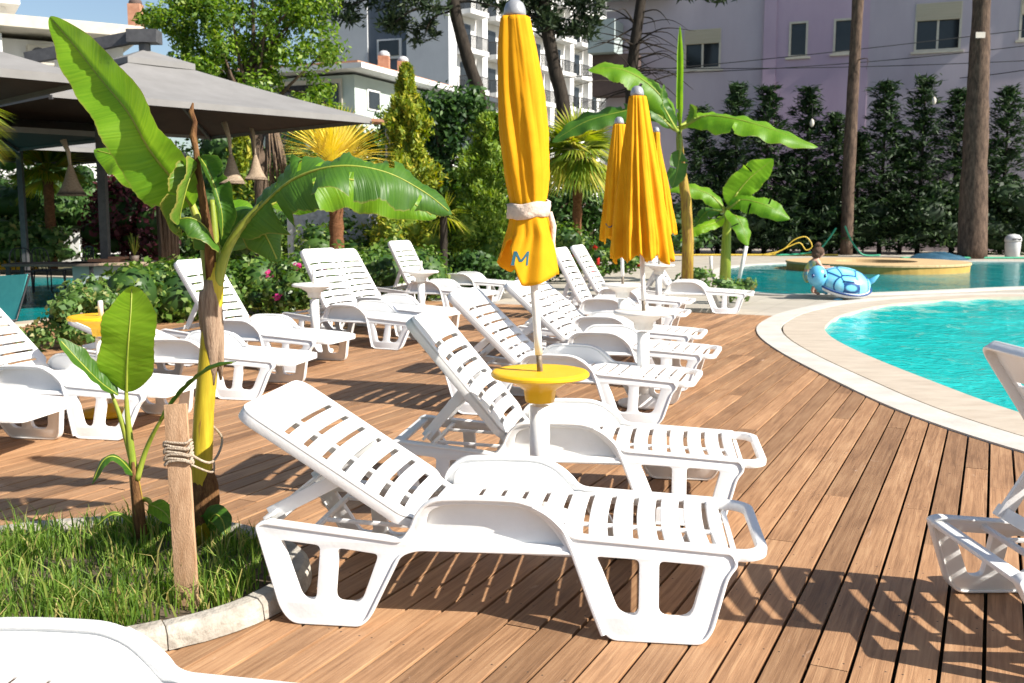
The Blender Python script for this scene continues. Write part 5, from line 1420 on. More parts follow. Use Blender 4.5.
# balcony stack on the left wing
sb0, sb1 = sA - .4, hs(623, 60)[0]
bz = [hs(600, v)[1] for v in (58, 26, -8)]
mb = MB(); hbox(mb, sb0, sb1, bz[0], bz[1], .02, 1.6); mb.build('balcony', 'teal_wall', house)
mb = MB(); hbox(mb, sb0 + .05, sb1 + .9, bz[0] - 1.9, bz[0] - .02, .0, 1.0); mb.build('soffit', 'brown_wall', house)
mb = MB(); hbox(mb, sb0, sb1 + 2.4, hs(600, 22)[1] + .9, hs(600, -30)[1], .02, 1.5); mb.build('balcony', 'teal_wall', house)
mb = MB(); a_ = HM @ Vector((sb0, -1.55, bz[1] + .35)); b_ = HM @ Vector((sb1, -1.55, bz[1] + .35)); mb.tube([a_, b_], .03, 6); mb.build('handrail', 'pole', house)
# wires across the facade
for i, (u0, v0, u1, v1, sag) in enumerate(((560, 78, 1040, 28, 4), (640, 68, 1040, 60, 5), (620, 74, 1040, 44, 9), (960, 78, 1060, 64, 2))):
    a, b_ = atY(u0, v0, 42.5), atY(u1, v1, 38.6); t = thing('overhead_wire', ['uppermost dark wire sloping up across the lilac house', 'lowest dark wire running level across the pink house', 'sagging dark wire between the other two wires', 'short dark wire tied to the thick pine trunk'][i], 'wire', a)
    pts = [(a.lerp(b_, k / 12) - a) - Vector((0, 0, sag * .025 * 4 * (k / 12) * (1 - k / 12))) for k in range(13)]
    m_ = MB(); m_.tube(pts, .018, 5); m_.build('wire', 'cable', t)

# ------------------------------------------------------------------ white apartment block
C0 = atY(452, 214, 78); C0.z = 0
AD = Vector((.535, .845, 0)).normalized(); AN = Vector((AD.y, -AD.x, 0))
AM = Matrix((AD, -AN, Vector((0, 0, 1)))).transposed()
apt = thing('apartment_block', 'tall white apartment block with stacked railed balconies, slate blue panel on its end wall', 'building', C0)
def abox(mb, s0, s1, z0, z1, d0, d1): mb.box(AM @ Vector(((s0 + s1) / 2, -(d0 + d1) / 2, (z0 + z1) / 2)), (s1 - s0, d1 - d0, z1 - z0), AM)
mb = MB(); abox(mb, 0, 30, 0, 26, -12, 0); mb.build('wall', 'white_wall', apt)
FD = Vector((-.93, .36, 0)).normalized()
def front(u0, u1, z0, z1, d, mat, name):
    """end wall facing the camera, between two picture columns, on the plane through the corner"""
    nn = Vector((-FD.y, FD.x, 0))
    a = on_plane(u0, 150, C0, nn) - C0; b_ = on_plane(u1, 150, C0, nn) - C0; a.z = b_.z = 0
    dd = (b_ - a).normalized(); inn = Vector((-dd.y, dd.x, 0))
    if inn.y < 0: inn = -inn
    rot = Matrix((dd, inn, Vector((0, 0, 1)))).transposed()
    m2 = MB(); m2.box((a + b_) / 2 + inn * (d + .6) + Vector((0, 0, (z0 + z1) / 2)), ((b_ - a).length, 1.2, z1 - z0), rot); return m2.build(name, mat, apt)
front(411, 452.5, 0, 26, -.55, 'grey_wall', 'end_wall'); front(373, 410.5, 0, 26, -.35, 'slate_wall', 'end_wall'); front(325, 372.5, 0, 26, -.5, 'grey_wall', 'end_wall')
fz = 2.95
nn = Vector((-FD.y, FD.x, 0))
wp = on_plane(389, 50, C0, nn) - C0
rotf = Matrix((FD, nn, Vector((0, 0, 1)))).transposed()
mb = MB(); mb.box(wp + Vector((.1, -.45, 0)), (2.1, .2, 1.5), rotf); wf = mb.build('window', 'white_wall', apt)
mb = MB(); mb.box(wp + Vector((.06, -.58, .05)), (1.7, .1, 1.15), rotf); mb.build('pane', 'glass', wf)
for fl in range(8):
    z = 2.0 + fl * fz
    for cdx in range(8):
        s0 = .9 + cdx * 3.55 
        if z + 2 < 6.2: continue
        m2 = MB(); abox(m2, s0, s0 + 2.5, z, z + .35, .01, 1.25); bal = m2.build('balcony', 'white_wall', apt)
        m2 = MB()
        abox(m2, s0 + .05, s0 + 2.45, z + 1.27, z + 1.34, 1.16, 1.22)
        for j in range(15): abox(m2, s0 + .08 + j * .167, s0 + .12 + j * .167, z + .36, z + 1.26, 1.17, 1.21)
        for j in range(7): abox(m2, s0 + .05, s0 + .09, z + .36, z + 1.26, .1 + j * .17, .14 + j * .17)
        abox(m2, s0 + .02, s0 + .05, z + 1.27, z + 1.34, .05, 1.2)
        m2.build('railing', 'black_metal', bal)
        m2 = MB(); abox(m2, s0 + .3, s0 + 1.7, z + .36, z + 2.4, .01, .06); m2.build('balcony_door', 'glass', bal)
for cdx in range(8):
    s0 = .9 + cdx * 3.55
    m2 = MB(); abox(m2, s0 + 2.62, s0 + 3.32, 0, 25.6, .01, .55); m2.build('pilaster', 'white_wall', apt)

# ------------------------------------------------------------------ low mint house with a long white eave
G0 = atY(357, 214, 44); G0.z = 0
GD = Vector((.38, .925, 0)).normalized(); GN = Vector((GD.y, -GD.x, 0))
GM = Matrix((GD, -GN, Vector((0, 0, 1)))).transposed()
mint = thing('mint_house', 'low pale green house with a long white sloping eave in front of the apartment block', 'house', G0)
def gbox(mb, s0, s1, z0, z1, d0, d1): mb.box(GM @ Vector(((s0 + s1) / 2, -(d0 + d1) / 2, (z0 + z1) / 2)), (s1 - s0, d1 - d0, z1 - z0), GM)
ze = atY(357, 66, 44).z
mb = MB(); gbox(mb, 0, 15, 0, ze - .35, -7, 0); mb.build('wall', 'mint_wall', mint)
mb = MB(); gbox(mb, -.9, 16, ze - .22, ze, -8, .9); mb.build('roof', 'white_wall', mint)
mb = MB(); gbox(mb, -.7, 15.5, ze + .003, ze + .12, -7.5, .6); mb.build('roof_tiles', 'terracotta', mint)
for s0, s1, z0, z1 in ((1.0, 2.1, ze - 1.75, ze - .85), (6, 9.5, ze - 2.6, ze - .6), (11, 14, ze - 2.6, ze - .6)):
    mb = MB(); gbox(mb, s0, s1, z0, z1, .005, .06); wf = mb.build('window', 'white_wall', mint)
    mb = MB(); gbox(mb, s0 + .08, s1 - .08, z0 + .08, z1 - .08, .062, .09); mb.build('pane', 'glass', wf)
mb = MB(); gbox(mb, -.08, -.02, ze - 3.4, ze - .5, -4.0, -.6); wf = mb.build('window', 'cream_trim', mint)
mb = MB(); gbox(mb, -.13, -.09, ze - 3.2, ze - .7, -3.85, -.75); mb.build('pane', 'glass', wf)
mb = MB(); gbox(mb, .5, 15, ze - 4.2, ze - 3.9, .01, 1.6); bal = mb.build('balcony', 'white_wall', mint)
mb = MB(); gbox(mb, .5, 15, ze - 3.1, ze - 3.03, 1.5, 1.56)
for j in range(60): gbox(mb, .55 + j * .24, .59 + j * .24, ze - 3.9, ze - 3.1, 1.51, 1.55)
mb.build('railing', 'pole', bal)
for u, v, Y in ((384, 62, 47), (403, 67, 50)):
    p = atY(u, v, Y) - G0
    mb = MB(); mb.box(p - Vector((0, 0, .2)), (.5, .5, .9)); ch = mb.build('chimney', 'terracotta', mint)
    mb = MB(); mb.ellipsoid(p + Vector((0, 0, .3)), (.28, .28, .22), 10, 6); mb.build('chimney_cap', 'stone_wall', ch, True)

# ------------------------------------------------------------------ white house at the top left
H0 = atY(150, 214, 40); H0.z = 0
WD = Vector((-.855, -.518, 0)).normalized(); WN = Vector((-WD.y, WD.x, 0))
if WN.y > 0: WN = -WN
WM = Matrix((WD, -WN, Vector((0, 0, 1)))).transposed()
wh = thing('white_house', 'white house with flat eaves and a balcony at the top left', 'house', H0)
def wbox(mb, s0, s1, z0, z1, d0, d1): mb.box(WM @ Vector(((s0 + s1) / 2, -(d0 + d1) / 2, (z0 + z1) / 2)), (s1 - s0, d1 - d0, z1 - z0), WM)
zr = atY(150, 28, 40).z
mb = MB(); wbox(mb, .5, 14, 0, zr - .62, -8, -1.2); mb.build('wall', 'white_wall', wh)
mb = MB(); wbox(mb, 0, 14.5, zr - .42, zr, -8.5, .4); mb.build('roof', 'cream_trim', wh)
mb = MB(); wbox(mb, 4.2, 14.5, zr + .5, zr + .95, -8, -.3); mb.build('upper_roof', 'white_wall', wh)
mb = MB(); wbox(mb, 4.6, 14.5, zr + .002, zr + .5, -7.8, -1.0); mb.build('upper_wall', 'white_wall', wh)
mb = MB(); wbox(mb, .5, 14, zr - 3.6, zr - 3.3, -1.19, .2); bal = mb.build('balcony', 'white_wall', wh)
mb = MB(); wbox(mb, .5, 14, zr - 2.35, zr - 2.29, .1, .15); 
for j in range(95): wbox(mb, .55 + j * .14, .575 + j * .14, zr - 3.3, zr - 2.35, .11, .14)
mb.build('railing', 'black_metal', bal)
mb = MB(); wbox(mb, 4.9, 5.5, zr - 3.3, zr - .62, -.6, -.1); mb.build('column', 'white_wall', wh)
for s0, s1, z0, z1 in ((.9, 2.6, zr - 1.9, zr - .9), (4.0, 4.8, zr - 2.9, zr - 1.5)):
    mb = MB(); wbox(mb, s0, s1, z0, z1, -1.19, -1.1); wf = mb.build('window', 'white_wall', wh)
    mb = MB(); wbox(mb, s0 + .1, s1 - .1, z0 + .1, z1 - .1, -1.09, -1.05); mb.build('pane', 'glass', wf)
mb = MB(); wbox(mb, 3.1, 4.0, zr - 1.55, zr - .85, -1.18, -.75); ac = mb.build('air_conditioner', 'cream_trim', wh)
mb = MB(); mb.lathe([(.27, 0), (.27, .03), (.05, .03)], 20); fan = mb.build('fan_grille', 'dark_frame', ac)
fan.matrix_local = Matrix.Translation(WM @ Vector((3.62, .74, zr - 1.2))) @ WM.to_4x4() @ Matrix.Rotation(R(90), 4, 'X')
pc = atY(136, 16, 42) - H0
mb = MB(); mb.box(pc, (.5, .5, .9)); ch = mb.build('chimney', 'terracotta', wh)
mb = MB(); mb.ellipsoid(pc + Vector((0, 0, .5)), (.28, .28, .2), 10, 6); mb.build('chimney_cap', 'brown_wall', ch, True)

# ------------------------------------------------------------------ grey canopies
def canopy(label, c, half, z_edge, z_top, yaw, vent=True, post=None):
    t = thing('garden_canopy', label, 'canopy', (c[0], c[1], 0), yaw, 'grey garden canopies over the tables')
    N_ = 14
    cor = [Vector((half, 0, z_edge)), Vector((0, half, z_edge)), Vector((-half, 0, z_edge)), Vector((0, -half, z_edge))]
    top = Vector((0, 0, z_top)); f0 = .16
    mo_ = MB(); mi = MB()
    for i in range(4):
        a, b_ = cor[i], cor[(i + 1) % 4]
        V = []; n = 12
        for r_ in range(n + 1):
            k = f0 + (1 - f0) * r_ / n
            for j in range(n + 1):
                e = a.lerp(b_, j / n); p = top.lerp(e, k); p.z -= .10 * math.sin(math.pi * (k - f0) / (1 - f0)) * (.4 + math.sin(math.pi * j / n)) * .7
                V.append(p)
        Fc = [(r_ * (n + 1) + j, r_ * (n + 1) + j + 1, (r_ + 1) * (n + 1) + j + 1, (r_ + 1) * (n + 1) + j) for r_ in range(n) for j in range(n)]
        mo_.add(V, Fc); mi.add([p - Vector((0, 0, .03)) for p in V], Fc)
        ed = [a.lerp(b_, j / n) for j in range(n + 1)]
        k = len(mo_.v); mo_.add([p for p in ed] + [p - Vector((0, 0, .10)) for p in ed], [(j, j + 1, n + 2 + j, n + 1 + j) for j in range(n)])
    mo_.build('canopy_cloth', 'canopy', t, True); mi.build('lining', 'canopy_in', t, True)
    vm = MB(); q_ = f0 + .06
    P = [top.lerp(x, q_) + Vector((0, 0, .10)) for x in cor]; vm.add([top + Vector((0, 0, .12))] + P, [(0, 1, 2), (0, 2, 3), (0, 3, 4), (0, 4, 1)])
    vm.add([p for p in P] + [p - Vector((0, 0, .10)) for p in P], [(i, (i + 1) % 4, 4 + (i + 1) % 4, 4 + i) for i in range(4)])
    vm.build('vent_cap', 'canopy', t)
    for x in cor:
        r_ = MB(); r_.bar(top - Vector((0, 0, .12)), x - Vector((0, 0, .10)), .05, .06); r_.build('rib', 'dark_frame', t)
    if post:
        pm = MB(); x, y, z1 = post
        pm.bar((x, y, 0), (x * .97, y, z1), .14, .14, up=(0, 1, 0)); pm.build('post', 'dark_frame', t)
    return t
cA = canopy('large grey canopy under the leafy tree, its brown lining showing', (-6.45, 18.0), 3.95, 3.3, 4.35, 0.02, post=(-.95, .2, 3.9))
# cantilever arm with its hub over the first canopy
arm = MB(); arm.bar((-2.2, .3, 4.35), (.05, 0, 4.72), .14, .2); arm.build('arm', 'dark_frame', cA)
arm = MB(); arm.lathe([(.10, 4.4), (.10, 4.56)], 14); arm.box((0, 0, 4.68), (.52, .34, .22)); arm.build('hub', 'dark_frame', cA)
canopy('grey canopy cut off by the left edge, nearest of the canopies', (-8.9, 12.6), 3.7, 3.28, 4.4, 0.0, post=(.1, .3, 4.2))
canopy('lower grey canopy behind the nearest one at the left', (-11.4, 19.6), 4.0, 3.15, 4.2, 0.03, post=(.4, .4, 4.0))
canopy('farthest grey canopy with a drooping front edge at the left', (-13.2, 26.5), 4.6, 3.2, 4.3, 0.05, post=(.2, .2, 4.0))
def pendant(label, u, v, Y, h, rb_, top_v):
    p = atY(u, v, Y); t = thing('wicker_pendant', label, 'lamp shade', p, 0, 'wicker shades hanging from the canopies')
    m_ = MB(); n = 26; V = []
    pr = [(.03, h), (.06, h * .82), (rb_ * .45, h * .5), (rb_ * .72, h * .22), (rb_, 0), (rb_ * .96, .02)]
    for r_, z in pr:
        for k in range(n): th = 2 * math.pi * k / n; q_ = r_ * (1 + .03 * (k % 2)); V.append((q_ * math.cos(th), q_ * math.sin(th), z))
    m_.add(V, [(i * n + k, i * n + (k + 1) % n, (i + 1) * n + (k + 1) % n, (i + 1) * n + k) for i in range(len(pr) - 1) for k in range(n)])
    m_.build('shade', 'wicker', t, True)
    zt_ = atY(u, top_v, Y).z - p.z
    m_ = MB(); m_.tube([(0, 0, h * .9), (-.02, 0, (h + zt_) / 2), (-.10, 0, zt_)], [.022, .034, .055], 9); m_.build('rope', 'rope', t, True)
pendant('wicker cone shade hanging left under the canopies', 72, 196, 17, .52, .24, 140)
pendant('wicker cone shade hanging right of the big banana leaf', 232, 184, 17.5, .50, .23, 122)
pendant('wicker cone shade partly hidden behind the banana crown', 256, 180, 20.5, .50, .23, 118)
pendant('small wicker shade half hidden by the upright banana leaf', 133, 180, 19, .25, .22, 150)
# reed bundle round a post
rbp = atY(169, 258, 19); rbp.z = 0
t = thing('reed_bundle', 'upright bundle of dark reeds tied round a post under the canopy', 'reeds', rbp)
rm = MB(); rd = random.Random(4)
for i in range(26):
    a = 2 * math.pi * i / 26; r_ = .17 + rd.uniform(-.03, .03)
    rm.tube([(r_ * math.cos(a), r_ * math.sin(a), 0), (r_ * .85 * math.cos(a), r_ * .85 * math.sin(a), 1.0), (r_ * 1.15 * math.cos(a) + rd.uniform(-.05, .05), r_ * 1.15 * math.sin(a), 2.5 + rd.uniform(-.3, .5))], [.034, .030, .014], 6)
rm.lathe([(.15, 0), (.15, 2.4)], 14); rm.build('reeds', 'reed', t, True)
# dead hanging fronds under the big tree
t = thing('dry_frond_bundle', 'grey bundle of dry hanging fronds below the leafy tree', 'dry fronds', atY(270, 120, 23))
rm = MB()
for i in range(30):
    x = rd.uniform(-.35, .35); rm.tube([(x * .3, rd.uniform(-.2, .2), 0), (x * .8, rd.uniform(-.2, .2), -.8), (x * 1.2, rd.uniform(-.2, .2), -1.5 - rd.uniform(0, .4))], [.03, .02, .008], 5)
rm.build('fronds', 'reed', t, True)

# ------------------------------------------------------------------ garden furniture on the left
def garden_table(label, c, sx, sy, h, top, legs, yaw=0.0, solid=None):
    t = thing('garden_table', label, 'table', c, yaw)
    mb = MB(); mb.box((0, 0, h - .02), (sx, sy, .045)); mb.build('tabletop', top, t, False, .006)
    if solid:
        mb = MB(); mb.box((0, 0, (h - .05) / 2), (sx * .8, sy * .7, h - .06)); mb.build('pedestal', solid, t)
    else:
        for x in (-1, 1):
            for y in (-1, 1):
                mb = MB(); mb.box((x * (sx / 2 - .08), y * (sy / 2 - .08), (h - .045) / 2), (.06, .06, h - .045)); mb.build('leg', legs, t)
    return t
c = at(56, 263, .74); garden_table('dark wooden table under the canopies by the garden pool', (c.x, c.y, 0), 1.55, .8, .74, 'dark_wood', 'black_metal', .1)
c = at(112, 262, .74); tb_ = garden_table('pale wooden counter table beside the canopy post', (c.x, c.y, 0), 1.5, .9, .74, 'table_wood', 'black_metal', .15, 'teal_wall')
t = thing('terracotta_tray', 'flat orange terracotta tray on the pale counter table', 'tray', (c.x - .1, c.y, .742)); mb = MB(); mb.box((0, 0, .03), (.55, .3, .05)); mb.box((.2, .05, .075), (.3, .2, .04)); mb.build('tray', 'terracotta', t)
t = thing('potted_plant', 'small spiky plant in a dark pot on the counter table', 'potted plant', (c.x + .45, c.y - .1, .742))
mb = MB(); mb.lathe([(.06, 0), (.085, .12), (.075, .12)], 14); mb.build('pot', 'dark_wood', t, True)
mb = MB(); 
for i in range(16):
    a = i * 2.4; mb.bar((0, 0, .10), (.10 * math.cos(a), .10 * math.sin(a), .30 + .015 * i), .014, .004)
mb.build('leaves', 'palm_g', t)
def chair(label, c, yaw, group='dark garden chairs by the pool on the left'):
    t = thing('garden_chair', label, 'chair', c, yaw, group)
    mb = MB(); mb.box((0, 0, .44), (.46, .44, .03)); mb.build('seat', 'black_metal', t, False, .006)
    for x in (-.2, .2):
        for y in (-.19, .19):
            mb = MB(); mb.tube([(x, y, .43), (x * 1.1, y * 1.15, 0)], .014, 7); mb.build('leg', 'black_metal', t, True)
    mb = MB(); mb.tube(catmull([(-.2, .2, .44), (-.2, .24, .75), (-.12, .26, .90), (.12, .26, .90), (.2, .24, .75), (.2, .2, .44)], 4), .014, 7)
    for x in (-.1, 0, .1): mb.tube([(x, .2, .46), (x, .26, .88)], .009, 6)
    mb.build('backrest', 'black_metal', t, True)
for u, v, yw, lab in ((22, 292, .4, 'dark metal chair in front of the dark garden table'), (50, 290, 2.9, 'dark metal chair turned away beside the garden pool'), (80, 288, -.6, 'dark metal chair at the end of the dark table')):
    p = at(u, v); chair(lab, (p.x, p.y, -.02), yw)
# teal sling chair at the left edge
p = at(4, 345)
t = thing('sling_chair', 'turquoise sling garden chair with thin black legs at the left edge', 'chair', (p.x - .22, p.y, -.1), -.5)
mb = MB(); mb.add([(-.28, -.28, .42), (.28, -.28, .46), (.28, .22, .40), (-.28, .22, .38), (-.28, .42, .92), (.28, .42, .96)], [(0, 1, 2, 3), (3, 2, 5, 4)]); sg = mb.build('sling', 'teal_cloth', t); sg.modifiers.new('th', 'SOLIDIFY').thickness = .012
for x in (-.30, .30):
    mb = MB(); mb.tube([(x, -.30, .44), (x, .22, .40), (x, .44, .96)], .013, 7); mb.build('side_rail', 'black_metal', t, True)
    mb = MB(); mb.tube([(x, -.28, .43), (x, .20, 0)], .012, 7); mb.build('leg', 'black_metal', t, True)
    mb = MB(); mb.tube([(x, .20, .40), (x, -.24, 0)], .012, 7); mb.build('leg', 'black_metal', t, True)
# kids' table and white wall bits far left
p = atY(40, 222, 33)
t = thing('garden_wall', 'short white wall behind the bushes at the far left', 'wall', (p.x, p.y, 0)); mb = MB(); mb.box((0, 0, .85), (2.6, .2, 1.7)); mb.build('wall', 'white_wall', t, False, .01)
p = atY(12, 232, 29); t = thing('yellow_crate', 'small yellow box beyond the garden pool at the left', 'box', (p.x, p.y, 0)); mb = MB(); mb.box((0, 0, .55), (1.2, .5, 1.1)); mb.build('box', 'yellow_plastic', t, False, .02)
# rough grey garden wall with a dull red beam (behind the yellow palm)
p = atY(350, 250, 25.5); gw = thing('kiosk', 'low grey rough walled kiosk with a dull red beam behind the yellow palm', 'kiosk', (p.x, p.y, 0))
mb = MB(); mb.box((.30, 0, .85), (1.05, .12, 1.7)); mb.build('wall', 'stone_wall', gw, False, .01)
mb = MB(); mb.box((-.95, .05, .85), (1.0, .12, 1.7)); mb.build('wall', 'stone_wall', gw, False, .01)
for x in (-.40, .95, -1.5): 
    mb = MB(); mb.box((x, 0, 1.0), (.14, .14, 2.0)); mb.build('post', 'black_metal' if x > 0 else 'pole', gw)
mb = MB(); mb.box((-.1, -.02, 2.08), (2.9, .2, .14)); mb.build('beam', 'red_paint', gw)
p = atY(372, 121, 28); t = thing('roof_edge', 'narrow terracotta roof edge right of the grey canopy corner', 'roof', (p.x, p.y, 0))
mb = MB(); mb.bar((-.9, 0, p.z + .05), (.5, .2, p.z - .03), .9, .08); mb.build('roof', 'terracotta', t)
for x in (-.8, .4):
    mb = MB(); mb.box((x, .2, p.z / 2 - .1), (.12, .12, p.z - .2)); mb.build('post', 'dark_frame', t)
p = atY(544, 235, 26); t = thing('folded_blue_parasol', 'folded blue parasol seen behind the band of the front parasol', 'parasol', (p.x, p.y, 0))
mb = MB(); mb.tube([(0, 0, 0), (0, 0, .9)], .025, 8); mb.build('pole', 'pole', t, True)
mb = MB(); mb.lathe([(.12, .9), (.14, 1.1), (.10, 1.7), (.04, 2.2)], 12); mb.build('canopy', 'tarp', t, True)

# ------------------------------------------------------------------ round wooden platform, bin, tarp, hoses
pc = at(876, 261, .25)
t = thing('round_platform', 'round wooden platform with a dark round opening standing over the far pool', 'platform', (pc.x, pc.y, 0))
n = 72; r0, r1 = 1.12, 2.52
mb = MB(); V = []
for r_, z in ((r0, .05), (r0, .25), (r1, .25), (r1 + .01, .235), (r1 + .01, .19)):
    for k in range(n): V.append((r_ * math.cos(2 * math.pi * k / n), r_ * math.sin(2 * math.pi * k / n), z))
mb.add(V, [(i * n + k, i * n + (k + 1) % n, (i + 1) * n + (k + 1) % n, (i + 1) * n + k) for i in range(4) for k in range(n)]); mb.build('platform_top', 'platform_wood', t)
mb = MB(); mb.lathe([(r1 - .03, .0), (r1 - .02, .187)], n, caps=False)
mb.build('rim', 'platform_rim', t)
mb = MB(); mb.lathe([(r0 - .02, .10), (.01, .10)], 40, caps=False); mb.build('pit', 'soil', t)
p = at(1012, 258); t = thing('litter_bin', 'grey plastic litter bin with a domed lid beside the thick pine trunk', 'bin', (p.x, p.y, 0))
mb = MB(); mb.lathe([(.20, 0), (.245, .02), (.27, .55), (.27, .60)], 24); mb.build('body', 'bin', t, True)
mb = MB(); mb.lathe([(.29, .60), (.295, .66), (.27, .76), (.19, .84), (.05, .87)], 24); ld = mb.build('lid', 'bin', t, True)
mb = MB(); mb.box((0, -.265, .69), (.30, .05, .07)); mb.build('flap', 'dark_frame', ld)
p = at(937, 259); t = thing('blue_tarp', 'crumpled dark blue tarpaulin lying left of the thick pine trunk', 'tarpaulin', (p.x, p.y, 0))
mb = MB(); V = []; n = 18; rd = random.Random(6)
for i in range(n + 1):
    for j in range(n + 1):
        x, y = i / n * 2 - 1, j / n * 2 - 1; r_ = max(0, 1 - (x * x + y * y)) 
        V.append((x * 1.0 + rd.uniform(-.03, .03), y * .8, .20 * r_ ** .6 + .05 * math.sin(9 * x + 4 * y) * r_ + rd.uniform(0, .03) * r_))
mb.add(V, [(i * (n + 1) + j, (i + 1) * (n + 1) + j, (i + 1) * (n + 1) + j + 1, i * (n + 1) + j + 1) for i in range(n) for j in range(n)]); mb.build('sheet', 'tarp', t, True)
def hose(label, px, mat, Y, r_=.035):
    P = [atY(u, v, Y) for u, v in px]
    for p_ in P: p_.z = max(p_.z, .03)
    t = thing('garden_hose', label, 'hose', P[0]); mb = MB(); mb.tube(catmull([p_ - P[0] for p_ in P], 8), r_, 7); mb.build('hose', mat, t, True)
hose('yellow hose lying along the foot of the cypress row', [(640, 256), (690, 256), (740, 257), (800, 255), (838, 256)], 'hose_y', 38.6, .035)
hose('yellow hose rising in two loops from the patio edge', [(762, 255), (782, 250), (794, 240), (806, 237), (812, 246), (806, 250), (800, 243), (790, 246), (772, 255)], 'hose_y', 38.2, .022)
hose('green hose arching out of the cypresses left of the child', [(776, 255), (800, 254), (818, 250), (828, 240), (836, 228)], 'hose_g', 38.4)
hose('green hose hanging down through the low shrubs behind the platform', [(845, 226), (850, 238), (856, 248), (864, 256), (880, 257)], 'hose_g', 38.4)
hose('green hose lying along the patio edge at the right', [(900, 259), (960, 260), (1040, 261)], 'hose_g', 36.0, .04)

# ------------------------------------------------------------------ child and turtle float
cb = at(812, 296.0, .0)
child = thing('person', 'small child with a brown hair bun and yellow swimwear crouching behind the turtle float', 'person', (cb.x, cb.y, .03))
def skin_body(name, verts, edges, rads, mat, parent, root=0):
    me = bpy.data.meshes.new(name); me.from_pydata(verts, edges, []); me.update()
    o = bpy.data.objects.new(name, me); COL.objects.link(o)
    sk_ = o.modifiers.new('skin', 'SKIN'); sb_ = o.modifiers.new('sub', 'SUBSURF'); sb_.levels = 2; sb_.render_levels = 2
    lay = me.skin_vertices[0].data
    for i, r_ in enumerate(rads):
        lay[i].radius = (r_, r_) if not hasattr(r_, '__len__') else r_
        lay[i].use_root = (i == root)
    dg = bpy.context.evaluated_depsgraph_get(); m2 = bpy.data.meshes.new_from_object(o.evaluated_get(dg))
    COL.objects.unlink(o); bpy.data.objects.remove(o)
    m2.polygons.foreach_set('use_smooth', [True] * len(m2.polygons)); m2.name = name
    return mobj(name, m2, mat, parent)
V = [(-.12, 0, .34), (-.10, 0, .44), (-.03, 0, .57), (.045, 0, .665), (.075, -.01, .72), (.10, -.015, .79), (.12, -.02, .86),
     (.04, -.10, .64), (.15, -.15, .52), (.30, -.14, .53), (.37, -.13, .545),
     (.04, .10, .64), (.16, .15, .53), (.30, .12, .54), (.37, .11, .55),
     (-.10, -.075, .31), (.15, -.11, .33), (.02, -.10, .05), (.13, -.105, .02),
     (-.10, .075, .31), (.15, .11, .33), (.02, .10, .05), (.13, .105, .02), (.205, -.02, .80)]
E_ = [(0, 1), (1, 2), (2, 3), (3, 4), (4, 5), (5, 6), (3, 7), (7, 8), (8, 9), (9, 10), (3, 11), (11, 12), (12, 13), (13, 14), (0, 15), (15, 16), (16, 17), (17, 18), (0, 19), (19, 20), (20, 21), (21, 22), (5, 23)]
Rr = [.105, .095, .10, .075, .042, .092, .080, .045, .034, .027, .022, .045, .034, .027, .022, .078, .052, .034, .026, .078, .052, .034, .026, .018]
body = skin_body('body', V, E_, Rr, 'skin', child)
hm_ = MB(); hm_.ellipsoid((.085, -.015, .845), (.115, .112, .105), 18, 12); hm_.ellipsoid((.055, -.015, .80), (.10, .105, .11), 16, 10); hm_.ellipsoid((.075, -.02, .975), (.062, .062, .052), 14, 9)
rd = random.Random(9)
hm_.v = [(x + rd.uniform(-.006, .006), y + rd.uniform(-.006, .006), z + rd.uniform(-.006, .006)) for x, y, z in hm_.v]
hm_.build('hair', 'hair', child, True)
for y in (-.055, .02):
    e_ = MB(); e_.ellipsoid((.188, y, .815), (.012, .014, .014), 8, 6); e_.build('eye', 'black_metal', child, True)
def wrap(name, lo, hi, mat, off_=.008, cond=None):
    bm = bmesh.new(); bm.from_mesh(body.data)
    dl = [f for f in bm.faces if not (lo < f.calc_center_median().z < hi and (cond is None or cond(f.calc_center_median())))]
    bmesh.ops.delete(bm, geom=dl, context='FACES'); bm.normal_update()
    for v in bm.verts: v.co += v.normal * off_
    me = bpy.data.meshes.new(name); bm.to_mesh(me); bm.free(); return mobj(name, me, mat, child)
wrap('swim_top', .50, .66, 'swim', .008, lambda c_: c_.x < .09 and abs(c_.y) < .12)
wrap('swim_shorts', .22, .45, 'swim', .010, lambda c_: c_.x < .06)
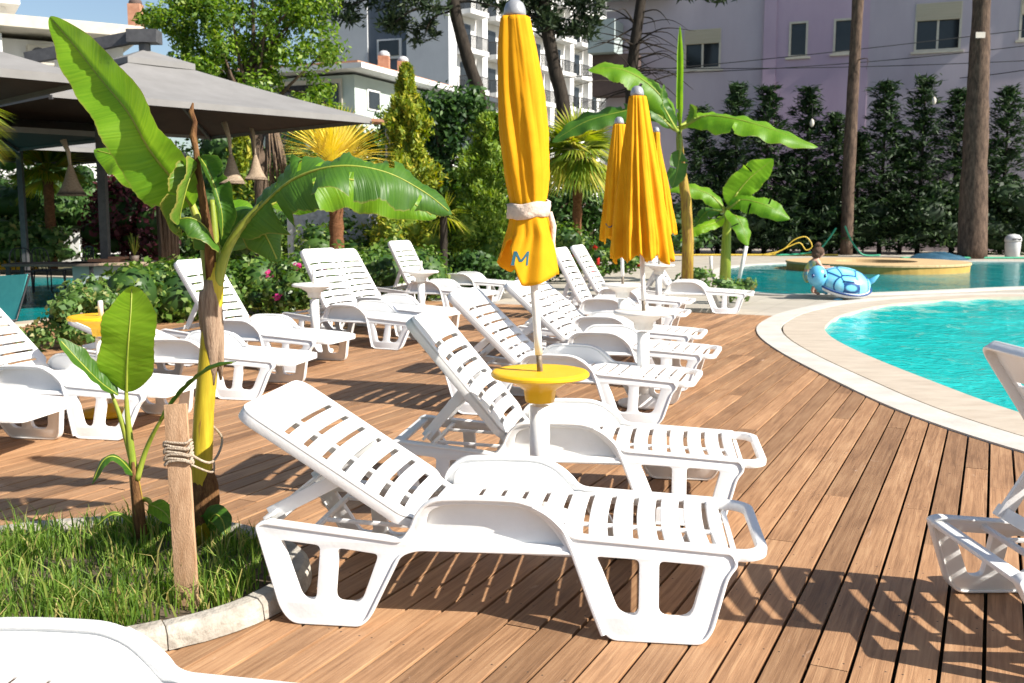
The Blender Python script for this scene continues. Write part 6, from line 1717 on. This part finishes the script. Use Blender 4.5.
# turtle
tu0 = at(837, 297.5, .0)
tu = thing('turtle_float', 'blue inflatable turtle pool float with a patterned shell, held by the child', 'pool float', (tu0.x, tu0.y - .22, .0))
TR = Matrix.Rotation(R(24), 3, 'X') @ Matrix.Rotation(R(8), 3, 'Y')
cz = Vector((0, 0, .27))
def tm(p): return TR @ Vector(p) + cz
def tell(c, r, mat, name, parent=None, rot=None, n=26, m=16):
    mb = MB(); mb.ellipsoid((0, 0, 0), r, n, m, rot); mb.v = [tuple(tm(Vector(v) + Vector(c))) for v in mb.v]
    return mb.build(name, mat, parent or tu, True)
s_ = tell((.04, 0, .05), (.50, .40, .26), 'shell', 'shell', n=40, m=24)
tell((.04, 0, -.03), (.525, .425, .14), 'float_white', 'belly_ring', n=40)
mb = MB(); n = 60
P = [tm((.04 + .532 * math.cos(2 * math.pi * k / n), .432 * math.sin(2 * math.pi * k / n), .005)) for k in range(n + 1)]
mb.tube(P, .018, 7, False); mb.build('stripe', 'float_navy', tu, True)
hd = MB(); hd.ellipsoid((0, 0, 0), (.185, .18, .205), 24, 16); hd.v = [(v[0] * (1 - .18 * max(0, v[2])), v[1], v[2]) for v in hd.v]
hc = Vector((-.50, -.12, .43)); hd.v = [tuple(Vector(v) + hc) for v in hd.v]; head = hd.build('head', 'float_blue', tu, True)
nk = MB(); nk.tube(catmull([(-.46, -.10, .36), (-.38, -.06, .27), (-.25, -.02, .20)], 5), [.155 - .002 * k for k in range(11)], 16); nk.build('neck', 'float_blue', tu, True)
for dx in (.10, -.13):
    e_ = MB(); e_.ellipsoid(hc + Vector((dx, -.150, .02)), (.026, .03, .038), 10, 8); ey = e_.build('eye', 'float_navy', head, True)
    e_ = MB(); e_.ellipsoid(hc + Vector((dx + .006, -.176, .032)), (.009, .008, .011), 8, 6); e_.build('eye_glint', 'float_white', ey, True)
for c, r, a in (((-.10, -.36, -.20), (.13, .09, .07), 20), ((.30, -.34, -.20), (.10, .09, .07), -15), ((-.12, .36, -.12), (.13, .09, .07), 20), ((.30, .34, -.12), (.11, .09, .07), -15)):
    tell(c, r, 'float_blue', 'flipper', rot=Matrix.Rotation(R(a), 3, 'Z'), n=16, m=10)
tl = MB(); tl.tube([tm((.48, 0, .10)), tm((.57, 0, .17)), tm((.64, -.01, .30))], [.07, .05, .012], 12); tl.build('tail', 'float_blue', tu, True)
hb_ = MB(); hb_.bar(tm((-.10, -.30, .215)), tm((.10, -.30, .215)), .03, .022); hb_.build('handle', 'float_navy', tu)
